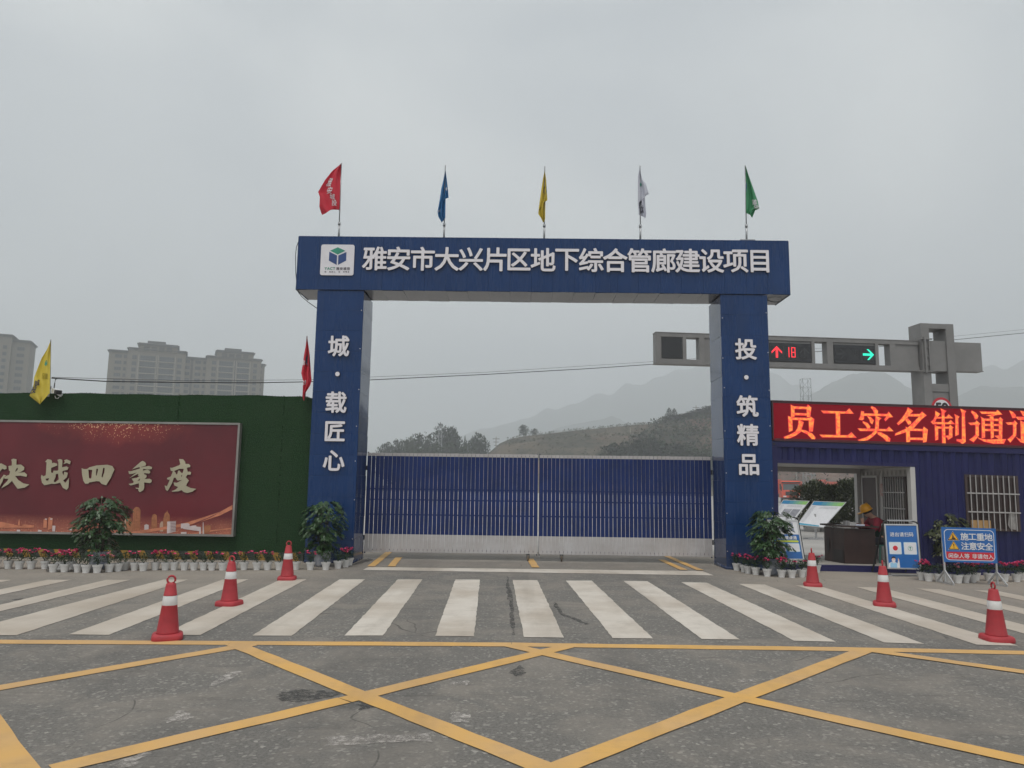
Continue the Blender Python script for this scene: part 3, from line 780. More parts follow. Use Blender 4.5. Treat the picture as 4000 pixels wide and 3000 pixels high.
CH = [(CZ, [(182, 395), (215, 380), (268, 390), (265, 480), (340, 475), (395, 520), (390, 560), (330, 600), (285, 612), (395, 600), (440, 640), (430, 675), (330, 655), (245, 660), (300, 730), (380, 780), (475, 800), (400, 850), (285, 868), (235, 800), (195, 740), (130, 800), (20, 860), (60, 800), (120, 740), (135, 705), (75, 705), (65, 685), (100, 660), (150, 640), (165, 585), (145, 575), (135, 500), (190, 490), (192, 430)], [[(245, 585), (270, 535), (292, 528), (285, 560), (255, 590)]]),
      (CZ, [(-70, 480), (20, 455), (105, 500), (108, 545), (70, 558), (40, 540), (0, 590), (-40, 600)], []),
      (CZ, [(-40, 780), (0, 720), (60, 640), (100, 650), (60, 690), (40, 750), (0, 825), (-50, 870)], []),
      (CZ, [(730, 430), (770, 388), (830, 400), (845, 425), (840, 455), (870, 445), (925, 460), (930, 490), (830, 530), (828, 605), (860, 610), (865, 575), (930, 575), (945, 560), (945, 440), (930, 400), (970, 385), (1010, 400), (1012, 440), (1005, 520), (1080, 505), (1112, 525), (1095, 560), (1015, 580), (1010, 610), (1030, 650), (1040, 590), (1100, 610), (1085, 680), (1025, 735), (1060, 770), (1085, 740), (1118, 690), (1115, 770), (1110, 850), (1080, 885), (1020, 855), (975, 770), (880, 790), (840, 785), (720, 812), (680, 770), (662, 680), (675, 640), (700, 665), (740, 650), (745, 600), (755, 440)], [[(740, 705), (795, 695), (780, 735), (750, 735)], [(905, 630), (942, 625), (952, 715), (890, 765), (872, 745), (900, 680)]]),
      (CZ, [(1040, 405), (1080, 392), (1145, 420), (1135, 470), (1080, 450), (1025, 470), (1050, 435)], []),
      (CZ, [(1322, 535), (1360, 548), (1410, 548), (1450, 520), (1560, 490), (1740, 478), (1820, 500), (1855, 555), (1830, 610), (1790, 700), (1720, 810), (1650, 790), (1610, 748), (1560, 745), (1450, 765), (1430, 785), (1380, 785), (1350, 740), (1330, 640)], [[(1432, 560), (1495, 562), (1480, 690), (1465, 705), (1442, 690)], [(1562, 545), (1590, 545), (1580, 600), (1565, 655), (1555, 650)], [(1672, 530), (1697, 530), (1690, 600), (1660, 685), (1645, 675)]]),
      (DZ, [(270, 555), (345, 490), (415, 430), (445, 415), (485, 437), (502, 470), (490, 497), (430, 512), (420, 520), (545, 497), (598, 515), (595, 545), (560, 555), (470, 548), (455, 545), (450, 575), (520, 555), (565, 580), (570, 605), (550, 622), (470, 615), (470, 635), (500, 640), (512, 665), (500, 690), (470, 710), (560, 705), (592, 725), (590, 755), (565, 778), (470, 765), (470, 850), (455, 890), (400, 925), (375, 900), (375, 870), (340, 865), (325, 850), (385, 855), (385, 780), (250, 815), (215, 790), (290, 775), (300, 755), (265, 705), (285, 700), (350, 690), (400, 660), (370, 660), (375, 640), (370, 625), (280, 670), (222, 703), (300, 640), (350, 605), (260, 630), (225, 630), (213, 580), (250, 585), (400, 540), (395, 515), (330, 535)], [[(360, 735), (405, 700), (395, 735)]]),
      (DZ, [(1035, 385), (1100, 390), (1135, 430), (1140, 465), (1190, 465), (1218, 490), (1215, 515), (1160, 528), (1175, 590), (1215, 590), (1232, 610), (1220, 640), (1170, 640), (1145, 680), (1195, 735), (1160, 790), (1150, 820), (1220, 855), (1315, 870), (1250, 915), (1170, 937), (1110, 920), (1075, 890), (1020, 910), (920, 915), (915, 905), (980, 880), (1020, 840), (960, 815), (945, 765), (1000, 770), (1085, 725), (1010, 735), (985, 705), (985, 690), (950, 690), (920, 780), (860, 890), (845, 905), (820, 885), (800, 815), (840, 825), (885, 720), (850, 720), (838, 695), (870, 680), (900, 670), (935, 585), (900, 575), (890, 525), (920, 530), (1030, 490), (1055, 470)], [[(955, 580), (1040, 545), (1110, 545), (1100, 590), (1090, 615), (1065, 605), (1040, 570), (1020, 575), (1005, 630), (990, 635), (975, 600)], [(1065, 655), (1085, 645), (1075, 680)]])]
mb = MB()
for fn, o, h in CH:
    k = len(mb.f); mb.poly(o, fn, 0, h, thick=.022, off=.030)
    for i in range(k, len(mb.f)):
        if len(mb.f[i]) == 4: mb.m[i] = 1
ob('lettering', mb, [M_GOLD, M_GOLDE], bd)
# printed skyline along the foot of the poster
PR = [mat('print_ochre', (.36, .14, .065), .45, var=.25, scale=14), mat('print_cream', (.50, .34, .25), .45), mat('print_white', (.60, .50, .49), .45), mat('print_orange', (.55, .20, .11), .45, var=.2), mat('print_maroon', (.16, .03, .04), .45)]
sky_p = [(0, [(150, 1585), (150, 1390), (190, 1345), (230, 1322), (265, 1345), (272, 1390), (295, 1395), (295, 1585)]), (0, [(285, 1590), (285, 1215), (318, 1172), (345, 1160), (385, 1172), (410, 1212), (404, 1590)]),
         (0, [(585, 1560), (590, 1340), (610, 1285), (640, 1275), (675, 1300), (678, 1540)]), (0, [(775, 1560), (780, 1350), (805, 1265), (836, 1240), (841, 1205), (848, 1240), (880, 1285), (888, 1350), (885, 1540)]),
         (1, [(720, 1560), (722, 1440), (745, 1400), (775, 1395), (775, 1560)]), (2, [(473, 1560), (473, 1455), (505, 1442), (542, 1455), (540, 1560)]),
         (1, [(150, 1585), (150, 1395), (176, 1350), (176, 1585)]),
         (3, [(40, 1600), (300, 1560), (700, 1500), (1100, 1430), (1400, 1340), (1700, 1240), (1900, 1130), (1900, 1200), (1700, 1300), (1400, 1400), (1100, 1480), (700, 1545), (400, 1600)]),
         (4, [(1250, 1440), (1500, 1340), (1720, 1235), (1560, 1325), (1330, 1425)]),
         (3, [(1200, 1600), (1500, 1545), (1890, 1500), (1890, 1520), (1500, 1570), (1300, 1600)]),
         (2, [(838, 1590), (842, 1400), (985, 1390), (980, 1560), (860, 1590)]), (2, [(1062, 1510), (1066, 1432), (1180, 1425), (1205, 1440), (1205, 1500)]), (2, [(1100, 1520), (1105, 1485), (1310, 1460), (1315, 1480), (1390, 1490), (1388, 1600), (1360, 1600), (1360, 1555), (1110, 1520)]),
         (0, [(1440, 1590), (1445, 1465), (1550, 1460), (1545, 1540), (1500, 1590)]), (2, [(1415, 1600), (1420, 1410), (1430, 1410), (1440, 1600)]), (2, [(1065, 1600), (1065, 1570), (1155, 1565), (1155, 1600)])]
mb = MB(); o_ = .002
for mi, p in sky_p: o_ += .0004; mb.poly(p, DZ, mi, off=o_)
for k in range(7): mb.poly([(895, 1405+k*24), (982, 1398+k*24), (982, 1404+k*24), (895, 1411+k*24)], DZ, 4, off=.0105)
for k in range(14):
    for j in range(4): mb.poly([(298+j*27, 1235+k*24), (308+j*27, 1235+k*24), (308+j*27, 1247+k*24), (298+j*27, 1247+k*24)], DZ, 3, off=.0105)
ob('printed_skyline', mb, PR, bd); mb = MB()
for p in ([(-50, 1500), (-50, 1400), (60, 1410), (300, 1465), (560, 1500), (300, 1500)], [(290, 1460), (296, 1412), (312, 1350), (322, 1412), (326, 1465)], [(355, 1480), (375, 1445), (555, 1458), (548, 1495)]): o_ += .0004; mb.poly(p, CZ, 3, off=o_)
ob('printed_skyline', mb, PR, bd); mb = MB()
for p in ([(700, 1500), (705, 1370), (730, 1350), (760, 1360), (760, 1500)], [(775, 1540), (785, 1340), (800, 1325), (855, 1345), (845, 1510)]): o_ += .0004; mb.poly(p, CZ, 3, off=o_)
ob('printed_skyline', mb, PR, bd); mb = MB()
for p in ([(845, 1558), (850, 1465), (898, 1468), (892, 1560)], [(612, 1562), (615, 1533), (675, 1540), (672, 1562)], [(270, 1560), (272, 1530), (328, 1533), (325, 1560)], [(1118, 1540), (1120, 1508), (1165, 1512), (1165, 1545)], [(728, 1370), (735, 1348), (760, 1352), (758, 1370)], [(812, 1370), (820, 1342), (850, 1350), (845, 1370)]): o_ += .0004; mb = MB(); mb.poly(p, CZ, 0, off=o_); ob('printed_block', mb, PR[2], bd)

# camera on the wall
cv = thing('security_camera', 'white bullet security camera on a bracket at the turf wall top', 'camera', tuple(PY(220, 1545, 15.7)))
cz = lambda x, y, Y=15.68: PY(x/2.212, 1250+y/2.212, Y)
mb = MB(); mb.bar(cz(462, 600), cz(530, 655), .05, .06); mb.box(cz(460, 0).x, cz(475, 0).x, 15.66, 15.74, cz(0, 655).z, cz(0, 600).z)
mb.tube([cz(475, 655), cz(480, 675), cz(500, 678), cz(510, 668)], .008, 6)
ob('bracket', mb, mat('camera_white', (.7, .7, .7), .4), cv)
mb = MB(); mb.bar(cz(468, 610, 15.72), cz(505, 622, 15.58), .10, .09); ob('housing', mb, mat('camera_white', (.7, .7, .7), .4), cv)
mb = MB(); mb.bar(cz(490, 622, 15.60), cz(512, 626, 15.54), .105, .085); ob('lens_cover', mb, M_BLACK, cv)
mb = MB(); mb.tube([cz(465, 605), cz(472, 550), cz(480, 512), cz(500, 506)], .010, 6); ob('cable_arm', mb, M_BLACK, cv, True)

# ================================================================== TRAFFIC CONES
M_CONE = mat('cone_red', (.33, .028, .036), .6, scale=7, c2=(.44, .034, .044), bump=.1, detail=7)
M_REFL = mat('cone_reflective_band', (.70, .69, .68), .4, var=.05)
def cone_h():
    p = G(653, 2503); return .63
def cone(loc, label, rz, src=None):
    if src: return dup(src, loc, rz, 1, label)
    t = thing('traffic_cone', label, 'traffic cone', loc, 'red traffic cones on the crossing', rz)
    mb = MB(); sq = lambda r, z: [(r*math.copysign(abs(math.cos(a))**.45, math.cos(a)), r*math.copysign(abs(math.sin(a))**.45, math.sin(a)), z) for a in [2*math.pi*k/24 for k in range(24)]]
    rings = [sq(.147, .0), sq(.151, .02), sq(.146, .05), sq(.134, .062)]
    base = len(mb.v)
    for r in rings:
        for p in r: mb.pt(p)
    for j in range(3):
        for k in range(24): mb.f.append([base+j*24+k, base+j*24+(k+1) % 24, base+j*24+24+(k+1) % 24, base+j*24+24+k]); mb.m.append(0)
    mb.f.append([base+72+k for k in range(24)]); mb.m.append(0)
    ob('base', mb, M_CONE, t, True, True)
    mb = MB(); mb.lathe([(.113, .06), (.107, .075), (.074, .335), (.0755, .34)], 24); mb.lathe([(.068, .435), (.064, .44), (.048, .545), (.043, .557), (.02, .56)], 24)
    ob('cone_body', mb, M_CONE, t, True, True)
    mb = MB(); mb.lathe([(.0735, .338), (.0755, .342), (.066, .437), (.064, .44)], 24); ob('reflective_band', mb, M_REFL, t, True, True)
    mb = MB(); mb.tube([(.038*math.cos(a), 0, .592+.038*math.sin(a)) for a in [2*math.pi*k/16 for k in range(17)]], .0105, 8); ob('ring', mb, M_CONE, t, True, True)
    return t
c0 = cone(G(653, 2496), 'nearest traffic cone on the left, just behind the yellow line', .4)
cone(G(895, 2364), 'middle traffic cone of the left three, standing on the zebra stripes', -.2, c0)
cone(G(1121, 2265), 'farthest traffic cone on the left, in front of the turf wall pots', .15, c0)
cone(G(3175, 2290), 'farthest traffic cone on the right, in front of the guard desk', 1.3, c0)
cone(G(3455, 2367), 'middle traffic cone of the right three, below the blue scan poster', 1.2, c0)
cone(G(3894, 2503), 'nearest traffic cone on the right, at the photo edge', 1.5, c0)

# ================================================================== POTTED AZALEAS
M_POT = mat('white_pot', (.62, .61, .59), .45, var=.06, c2=(.70, .69, .68), scale=9)
M_SOIL = mat('potting_soil', (.03, .022, .016), .95)
def leafmat(name, c, c2, rough=.45):
    m = mat(name, c, rough, c2=c2, scale=5, spec=.4); return m
M_AZ = leafmat('azalea_leaf', (.018, .040, .014), (.040, .075, .028))
M_PINK = mat('pink_blossom', (.60, .03, .14), .6, c2=(.80, .10, .26), scale=30)
M_PALE = mat('pale_pink_blossom', (.75, .25, .35), .6, c2=(.82, .38, .46), scale=30)
def leaf_quad(mb, p, d, up, L, W, mi=0):
    d = d.normalized(); s = d.cross(up)
    if s.length < .05: s = Vector((1, 0, 0))
    s = s.normalized(); n = s.cross(d)
    a = p+d*L*.5+s*W/2-n*L*.04; b = p+d*L; c = p+d*L*.5-s*W/2-n*L*.04
    mb.face([p, a, b-n*L*.1, c], mi)
def rv(): 
    while True:
        v = Vector((rnd.uniform(-1, 1), rnd.uniform(-1, 1), rnd.uniform(-1, 1)))
        if .05 < v.length < 1: return v
def azalea(nf, size, seed, pale=False):
    rnd.seed(seed)
    t = thing('potted_azalea', 'x', 'potted flower', (0, 0, 0), 'potted azaleas along the site front')
    mb = MB(); mb.lathe([(.055, 0), (.058, .012), (.056, .014), (.074, .105), (.082, .107), (.084, .128), (.088, .13), (.088, .142), (.080, .142), (.078, .13)], 18)
    ob('pot', mb, M_POT, t, False, True)
    mb = MB(); mb.lathe([(.078, .128), (.02, .134)], 12); ob('soil', mb, M_SOIL, t, False, True)
    mb = MB()
    for k in range(5):
        a = rnd.uniform(0, 6.3); mb.tube([(0, 0, .13), (.05*math.cos(a), .05*math.sin(a), .2), (.09*size*math.cos(a), .09*size*math.sin(a), .27*size+.02)], .004, 4)
    for k in range(int(210*size)):
        v = rv(); p = Vector((v.x*.12*size, v.y*.12*size, .235+v.z*.085*size))
        leaf_quad(mb, p, Vector((v.x, v.y, rnd.uniform(-.4, .7))), Vector((0, 0, 1)), rnd.uniform(.03, .05), .02)
    ob('foliage', mb, M_AZ, t, False, True)
    for q in range(nf):
        mb = MB(); a = rnd.uniform(0, 6.3); r = rnd.uniform(.02, .11)*size
        c = Vector((r*math.cos(a), r*math.sin(a), .29+rnd.uniform(-.02, .05)*size))
        for k in range(11):
            d = rv(); d.z = abs(d.z)*.8+.1
            leaf_quad(mb, c, d, Vector((0, 0, 1)), .038, .036)
        ob('blossom', mb, M_PALE if pale else M_PINK, t, False, True)
    rnd.seed(seed+1)
    return t
AZ = [azalea(8, 1.0, 11), azalea(5, .95, 12), azalea(2, .9, 13), azalea(0, .9, 14), azalea(10, 1.1, 15), azalea(4, 1.0, 16, True)]
AZ_DESC = ['with many pink blossoms', 'with several pink blossoms', 'with two pink blossoms', 'without any blossom', 'heaped with pink blossoms', 'with pale pink blossoms']
AZ_USED = [False]*len(AZ)
ORD = ['first', 'second', 'third', 'fourth', 'fifth', 'sixth', 'seventh', 'eighth', 'ninth', 'tenth', 'eleventh', 'twelfth', 'thirteenth', 'fourteenth', 'fifteenth', 'sixteenth', 'seventeenth', 'eighteenth', 'nineteenth', 'twentieth', 'twenty-first', 'twenty-second', 'twenty-third', 'twenty-fourth', 'twenty-fifth', 'twenty-sixth', 'twenty-seventh', 'twenty-eighth', 'twenty-ninth', 'thirtieth', 'thirty-first', 'thirty-second', 'thirty-third', 'thirty-fourth']
def pots(lst, where):
    seen = {}
    for (u, v, k, s) in lst: seen[k] = seen.get(k, 0)
    for (u, v, k, s) in sorted(lst):
        n = sum(1 for q in lst if q[2] == k)
        o = ORD[seen[k]]; seen[k] += 1
        lab = f'white pot {AZ_DESC[k]}, ' + (where if n == 1 else f'{o} such from left {where}')
        p = G(u, v-2)
        if not AZ_USED[k]:
            AZ_USED[k] = True; t = AZ[k]; t.location = p; t['label'] = lab; t.scale = (s, s, s)
        else: dup(AZ[k], p, rnd.uniform(0, 6.3), s, lab)
L1 = [(50, 115, 0), (117, 118, 4), (192, 117, 4), (277, 117, 1), (327, 137, 1), (372, 120, 0), (397, 137, 1), (437, 120, 4), (480, 138, 3), (530, 142, 2), (598, 142, 2), (672, 136, 5), (726, 132, 3), (770, 124, 3),
      (830, 127, 1), (883, 129, 3), (957, 124, 0), (1020, 125, 4), (1074, 124, 2), (1137, 125, 2), (1196, 125, 1), (1256, 125, 3), (1307, 126, 1), (1373, 126, 2), (1440, 122, 2), (1505, 123, 1), (1585, 124, 1), (1650, 124, 1), (1722, 124, 3), (1825, 121, 2)]
pots([(-60, 2223, 0, 1.05), (-20, 2224, 1, 1.05)]+[(x*.6329, 2150+y*.6329, k, 1.0) for x, y, k in L1], 'before the turf wall')
pots([(x*.6329, 2150+y*.6329, k, 1.0) for x, y, k in [(1915, 123, 1), (2010, 123, 3), (2085, 115, 3), (2132, 106, 4), (2155, 95, 0)]], 'at the left pillar')
pots([(2800+x/3.017, 1750+y/3.017, k, 1.0) for x, y, k in [(235, 1450, 1), (325, 1470, 2), (375, 1485, 4), (460, 1500, 0), (595, 1520, 1), (765, 1530, 4), (885, 1535, 2), (1000, 1528, 2), (1065, 1512, 3), (1180, 1470, 1)]], 'at the right pillar')
pots([(3300+x/2.86, 1780+y/2.86, k, 1.05) for x, y, k in [(865, 1395, 4), (938, 1408, 0), (1055, 1415, 3), (1165, 1420, 2), (1268, 1430, 5), (1350, 1425, 3), (1430, 1420, 4), (1465, 1400, 0), (1610, 1405, 1), (1785, 1412, 0), (1920, 1415, 4), (1995, 1395, 0), (2060, 1400, 1)]], 'below the container wall')

# ================================================================== LARGE POTTED SHRUBS
M_LEAF = leafmat('shrub_leaf', (.018, .046, .016), (.055, .105, .040), .32)
M_LEAF2 = leafmat('shrub_leaf_brown', (.034, .048, .018), (.085, .090, .040), .38)
M_BARK = mat('shrub_stem', (.07, .06, .045), .85, scale=12)
M_CHINA = mat('porcelain_pot', (.52, .53, .55), .25, c2=(.16, .19, .27), scale=7, detail=6)
def shrub(loc, W, Hh, z0, seed, label, lm=None, nl=3200):
    rnd.seed(seed)
    t = thing('potted_shrub', label, 'potted shrub', loc, 'tall leafy shrubs in porcelain pots')
    mb = MB(); mb.lathe([(.13, 0), (.15, .05), (.165, .18), (.16, .27), (.175, .29), (.175, .305), (.15, .305)], 20); ob('pot', mb, M_CHINA, t, True, True)
    st = MB(); lf = MB(); tips = []
    for k in range(7):
        a = k*.9+rnd.uniform(-.3, .3); r = rnd.uniform(.1, .42)*W; zt = Hh-abs(r)*.3-rnd.uniform(0, .2)*Hh
        b = Vector((.05*math.cos(a), .05*math.sin(a), .28)); e = Vector((r*math.cos(a), r*math.sin(a), zt)); m = b.lerp(e, .5)+Vector((0, 0, .05))
        st.tube([b, m, e], [.012, .009, .004], 5)
        for q in range(7): tips.append((b.lerp(m, .55+.45*q/6) if q < 3 else m.lerp(e, (q-2)/4), a))
    for k in range(120):
        # one drooping spray of leaves: clusters hang in tiers round the stems
        z = z0+(Hh-z0)*rnd.random()**.85; f = (z-z0)/(Hh-z0)
        rad = W/2*(.52+.62*math.sin(math.pi*min(1, .10+f*.72)))*.86
        a = rnd.uniform(0, 2*math.pi); rr = rad*math.sqrt(rnd.random())
        c = Vector((rr*math.cos(a), rr*math.sin(a), z)); out = Vector((math.cos(a), math.sin(a), 0))
        for q in range(int(nl/120)):
            s = rnd.uniform(-1, 1); tt = rnd.random()
            p = c+out*(.16*tt)+Vector((-out.y, out.x, 0))*s*.07+Vector((0, 0, -.10*tt*tt+rnd.uniform(-.02, .02)))
            d = out*(.6+tt*.4)+Vector((-out.y, out.x, 0))*s*.8+Vector((0, 0, -.35-.6*tt+rnd.uniform(-.2, .3)))
            leaf_quad(lf, p, d, Vector((0, 0, 1))+rv()*.3, rnd.uniform(.055, .092), rnd.uniform(.032, .050))
    for c, a in tips:
        leaf_quad(lf, c, rv(), Vector((0, 0, 1)), .07, .04)
    ob('stem', st, M_BARK, t, True, True); ob('foliage', lf, lm or M_LEAF, t, False, True)
    return t
shrub(G(383, 2222), .74, 1.30, .34, 31, 'tall leafy shrub in a porcelain pot before the red billboard')
shrub(G(1258, 2212), .62, 1.26, .36, 32, 'tall leafy shrub in a porcelain pot at the left blue pillar')
shrub(G(3015, 2245), .60, 1.22, .32, 33, 'tall leafy shrub in a porcelain pot at the right blue pillar')
shrub(G(3690, 2238), .86, 1.26, .30, 34, 'brownish leafy shrub behind the construction warning sign', M_LEAF2)
rnd.seed(99)

# ================================================================== CONTAINER OFFICE
CA = math.atan(.045)
CO = G(3022, 2226)
CX = Vector((math.cos(CA), math.sin(CA), -.0142)).normalized(); CYv = Vector((-math.sin(CA), math.cos(CA), 0)); CZv = CX.cross(CYv)
CF = lambda p: CO+CX*p[0]+CYv*p[1]+CZv*p[2]
def cuv(u, v, d=0.0):
    """photo point on the plane d metres behind the container front -> (along, up)"""
    p = PP(u, v, CO+CYv*d, CYv)-CO
    return p.dot(CX), p.dot(CZv)
def CM_(): 
    m = MB(); m.T = CF; return m
CH_ = cuv(3017, 1722)[1]; CW = 9.2
OX0, OX1 = cuv(3040, 1900)[0], cuv(3577, 1900)[0]
OZ = cuv(3300, 1816)[1]; FZ = cuv(3300, 2209)[1]
DP = 2.44
M_NAVY = mat('navy_corrugated_steel', (.012, .014, .075), .5, spec=.3, var=.18, scale=1.2, bump=.06, bscale=12)
M_NAVYF = mat('navy_frame_steel', (.016, .016, .080), .45, spec=.35, var=.15, scale=2)
M_INW = mat('white_interior_panel', (.50, .48, .46), .5, var=.06, scale=2)
M_FLOOR = mat('container_floor', (.33, .31, .28), .8, var=.2, scale=3)
M_DOOR = mat('brown_door', (.055, .030, .028), .5, scale=3)
M_GLASS = mat('dark_window_glass', (.022, .015, .015), .12, spec=.35, c2=(.05, .033, .03), scale=1.5)
M_BAR = mat('window_bar_steel', (.42, .40, .39), .4, metal=.3)
M_FRAME = mat('brown_window_frame', (.055, .035, .032), .5)
con = thing('container_office', 'navy corrugated container office with an open porch and a barred window', 'container', tuple(CO))
def corr(mb, a, b, z0, z1, d=0.0, pitch=.26, dep=.035):
    n = max(1, round((b-a)/pitch)); p = (b-a)/n
    for i in range(n):
        x = a+i*p; pr = [(0, 0), (.36, 0), (.50, dep), (.86, dep), (1, 0)]
        for (s0, d0), (s1, d1) in zip(pr, pr[1:]): mb.face([(x+s0*p, d+d0, z0), (x+s1*p, d+d1, z0), (x+s1*p, d+d1, z1), (x+s0*p, d+d0, z1)])
WX0, WZ1 = cuv(3765, 1853); WX1, WZ0 = cuv(3986, 2077)
mb = CM_()
corr(mb, .12, OX1, OZ+.07, CH_-.12, .012); corr(mb, OX1, WX0+.01, .16, CH_-.12, .012)
corr(mb, WX0+.01, WX1-.01, WZ1-.01, CH_-.12, .012); corr(mb, WX0+.01, WX1-.01, .16, WZ0+.01, .012); corr(mb, WX1-.01, CW-.1, .16, CH_-.12, .012)
ob('front_wall', mb, M_NAVY, con)
mb = CM_()
mb.box(0, CW, -.01, .10, CH_-.12, CH_-.004); mb.box(-.0, .12, -.008, .10, .0, CH_-.123); mb.box(CW-.12, CW, -.008, .10, 0, CH_-.123)
mb.box(.123, CW-.123, -.012, .12, .0, FZ-.003); mb.box(.123, OX1+.05, -.004, .08, OZ, OZ+.07)
mb.box(0, .12, DP-.1, DP, 0, CH_-.123); mb.box(.123, CW, DP-.1, DP-.005, CH_-.2, CH_-.13)
ob('frame', mb, M_NAVYF, con)
mb = CM_(); mb.box(.01, .09, -.012, -.008, CH_-.10, CH_-.03)
mb.poly(circ(.055, CH_-.065, .022, 12), lambda a, b, n: Vector((a, -.014-n, b)), 1)
ob('corner_casting', mb, [M_NAVYF, M_BLACK], con)
mb = CM_(); mb.box(.0, CW, .1, DP, CH_-.05, CH_-.006); ob('roof', mb, M_NAVYF, con)
mb = CM_(); mb.box(.123, OX1, .125, DP, CH_-.19, CH_-.14); mb.box(.123, OX1+.0, .12, DP-.12, OZ-.0, OZ+.04); mb.box(.125, OX1-.1, DP-.3, DP-.12, OZ-.11, OZ-.001); ob('ceiling', mb, M_INW, con)
mb = CM_(); mb.box(.0, CW, .125, DP, FZ-.1, FZ); ob('floor', mb, M_FLOOR, con)
mb = CM_(); corr(mb, OX1+.05, CW, .1, CH_-.1, DP-.06); mb.box(CW-.08, CW-.02, .1, DP-.1, .1, CH_-.13)
ob('back_wall', mb, M_NAVY, con)
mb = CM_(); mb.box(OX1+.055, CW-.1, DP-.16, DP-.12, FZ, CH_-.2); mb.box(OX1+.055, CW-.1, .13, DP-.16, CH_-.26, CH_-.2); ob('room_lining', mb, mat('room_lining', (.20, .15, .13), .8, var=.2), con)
# the porch's right side wall, running back in depth
PWX = OX1
mb = CM_()
DD0, DD1 = .32, 1.22
def rib(y0, y1, z0, z1):
    n = max(1, round((y1-y0)/.09))
    for i in range(n):
        a = y0+(y1-y0)*i/n; b = y0+(y1-y0)*(i+1)/n; e = .012 if i % 2 else 0
        mb.face([(PWX-e, a, z0), (PWX-e, b, z0), (PWX-e, b, z1), (PWX-e, a, z1)])
        mb.face([(PWX-.012, b, z0), (PWX, b, z0), (PWX, b, z1), (PWX-.012, b, z1)])
rib(.13, DP, 2.02, OZ); rib(.13, .30, FZ, 2.02); rib(1.24, 1.48, FZ, 2.02); rib(2.24, DP, FZ, 2.02); rib(.30, 1.24, FZ, .95); mb.box(PWX-.013, PWX-.002, .13, DP-.002, OZ-.06, OZ-.003)
mb.box(PWX, PWX+.05, .125, DP, FZ, OZ)
mb.box(PWX-.10, PWX, .0, .14, FZ, OZ-.002)
ob('porch_wall', mb, M_INW, con)
mb = CM_(); mb.box(PWX-.10, PWX+.02, DP-.14, DP+.002, FZ, OZ); ob('porch_post', mb, M_INW, con)
mb = CM_(); mb.box(PWX-.03, PWX-.014, 1.55, 2.18, FZ, 1.97); dr = ob('door', mb, M_DOOR, con)
mb = CM_(); mb.box(PWX-.035, PWX-.013, 1.50, 1.55, FZ, 2.02); mb.box(PWX-.035, PWX-.013, 2.18, 2.23, FZ, 2.02); mb.box(PWX-.035, PWX-.013, 1.55, 2.18, 1.97, 2.02); ob('door_frame', mb, M_INW, dr)
mb = CM_(); mb.box(PWX-.018, PWX-.013, 1.29, 1.42, 1.55, 1.83); ob('notice', mb, mat('paper_notice', (.55, .48, .45), .8, c2=(.5, .30, .28), scale=14), con)
def barred(nm, place, a0, a1, z0, z1, nv, nh):
    """window with brown frame, glass and an outer grille; place(a, out, z)"""
    mb = MB(); mb.T = lambda p: place(p.x, p.y, p.z)
    mb.box(a0, a1, -.02, .0, z0, z0+.05); mb.box(a0, a1, -.02, .0, z1-.05, z1); mb.box(a0, a0+.05, -.02, 0, z0+.05, z1-.05); mb.box(a1-.05, a1, -.02, 0, z0+.05, z1-.05)
    m = (a0+a1)/2; mb.box(m-.025, m+.025, -.018, 0, z0+.05, z1-.05)
    wn = ob(nm, mb, M_FRAME, con)
    mb = MB(); mb.T = lambda p: place(p.x, p.y, p.z); mb.box(a0+.04, a1-.04, -.012, -.006, z0+.05, z1-.05); ob('pane', mb, M_GLASS, wn)
    mb = MB(); mb.T = lambda p: place(p.x, p.y, p.z)
    for i in range(nv): x = a0+.04+(a1-a0-.08)*(i+.5)/nv; mb.box(x-.008, x+.008, -.05, -.034, z0+.01, z1-.01)
    for i in range(nh): z = z0+(z1-z0)*(i+1)/(nh+1); mb.box(a0+.01, a1-.01, -.062, -.05, z-.013, z+.013)
    ob('grille', mb, M_BAR, wn)
barred('window', lambda a, o, z: CF((a, -.004+o, z)), WX0, WX1, WZ0, WZ1, 9, 2)
barred('window', lambda a, o, z: CF((PWX-.02+o, 1.24-(a-.30)-.0, z)), .30, 1.24, .95, 1.98, 9, 2)
mb = CM_(); b = cuv(3790, 2031); c = cuv(3868, 2062); mb.box(b[0], c[0], -.030, -.018, WZ0+.05, b[1]); ob('wood_board', mb, mat('light_wood', (.38, .22, .08), .6, c2=(.45, .28, .12), scale=9), con)
mb = CM_(); b = cuv(3935, 2000); c = cuv(3972, 2070)
mb.poly([(b[0]+.02, b[1]), (c[0]-.02, b[1]), (c[0], c[1]+.06), (c[0]-.03, c[1]), (b[0]+.02, c[1]+.02), (b[0]-.02, c[1]+.1)], lambda a, z, n: Vector((a, -.028-n, z)), 0, thick=.006); ob('hanging_cloth', mb, mat('grey_cloth', (.20, .19, .18), .9, c2=(.35, .33, .32), scale=10), con)

# ------------------------------------------------------------------ LED screen on the container
M_LED = mat('led_panel_glow', (.02, .004, .006), .75, spec=.15, emit=(.60, .008, .030), es=.26)  # black panel; red bloom of the characters put in as even emission
M_LEDF = mat('led_housing', (.055, .016, .022), .45, var=.1)
def ledmat(name, a, b, es):
    m = bpy.data.materials.new(name); m.use_nodes = True; t, bs = nodes(m)
    co = t.nodes.new('ShaderNodeTexCoord').outputs['Object']
    n = N(t, 'ShaderNodeTexNoise', Scale=16.0, Detail=2.0); t.links.new(co, n.inputs['Vector'])
    c = mixc(t, ramp(t, n.outputs['Fac'], .38, .62), a, b)
    t.links.new(c, bs.inputs['Emission Color']); bs.inputs['Emission Strength'].default_value = es; bs.inputs['Base Color'].default_value = (.02, .01, .01, 1)
    return m
M_LEDO = ledmat('led_amber', (1.0, .085, .045), (1.0, .34, .05), 1.0)
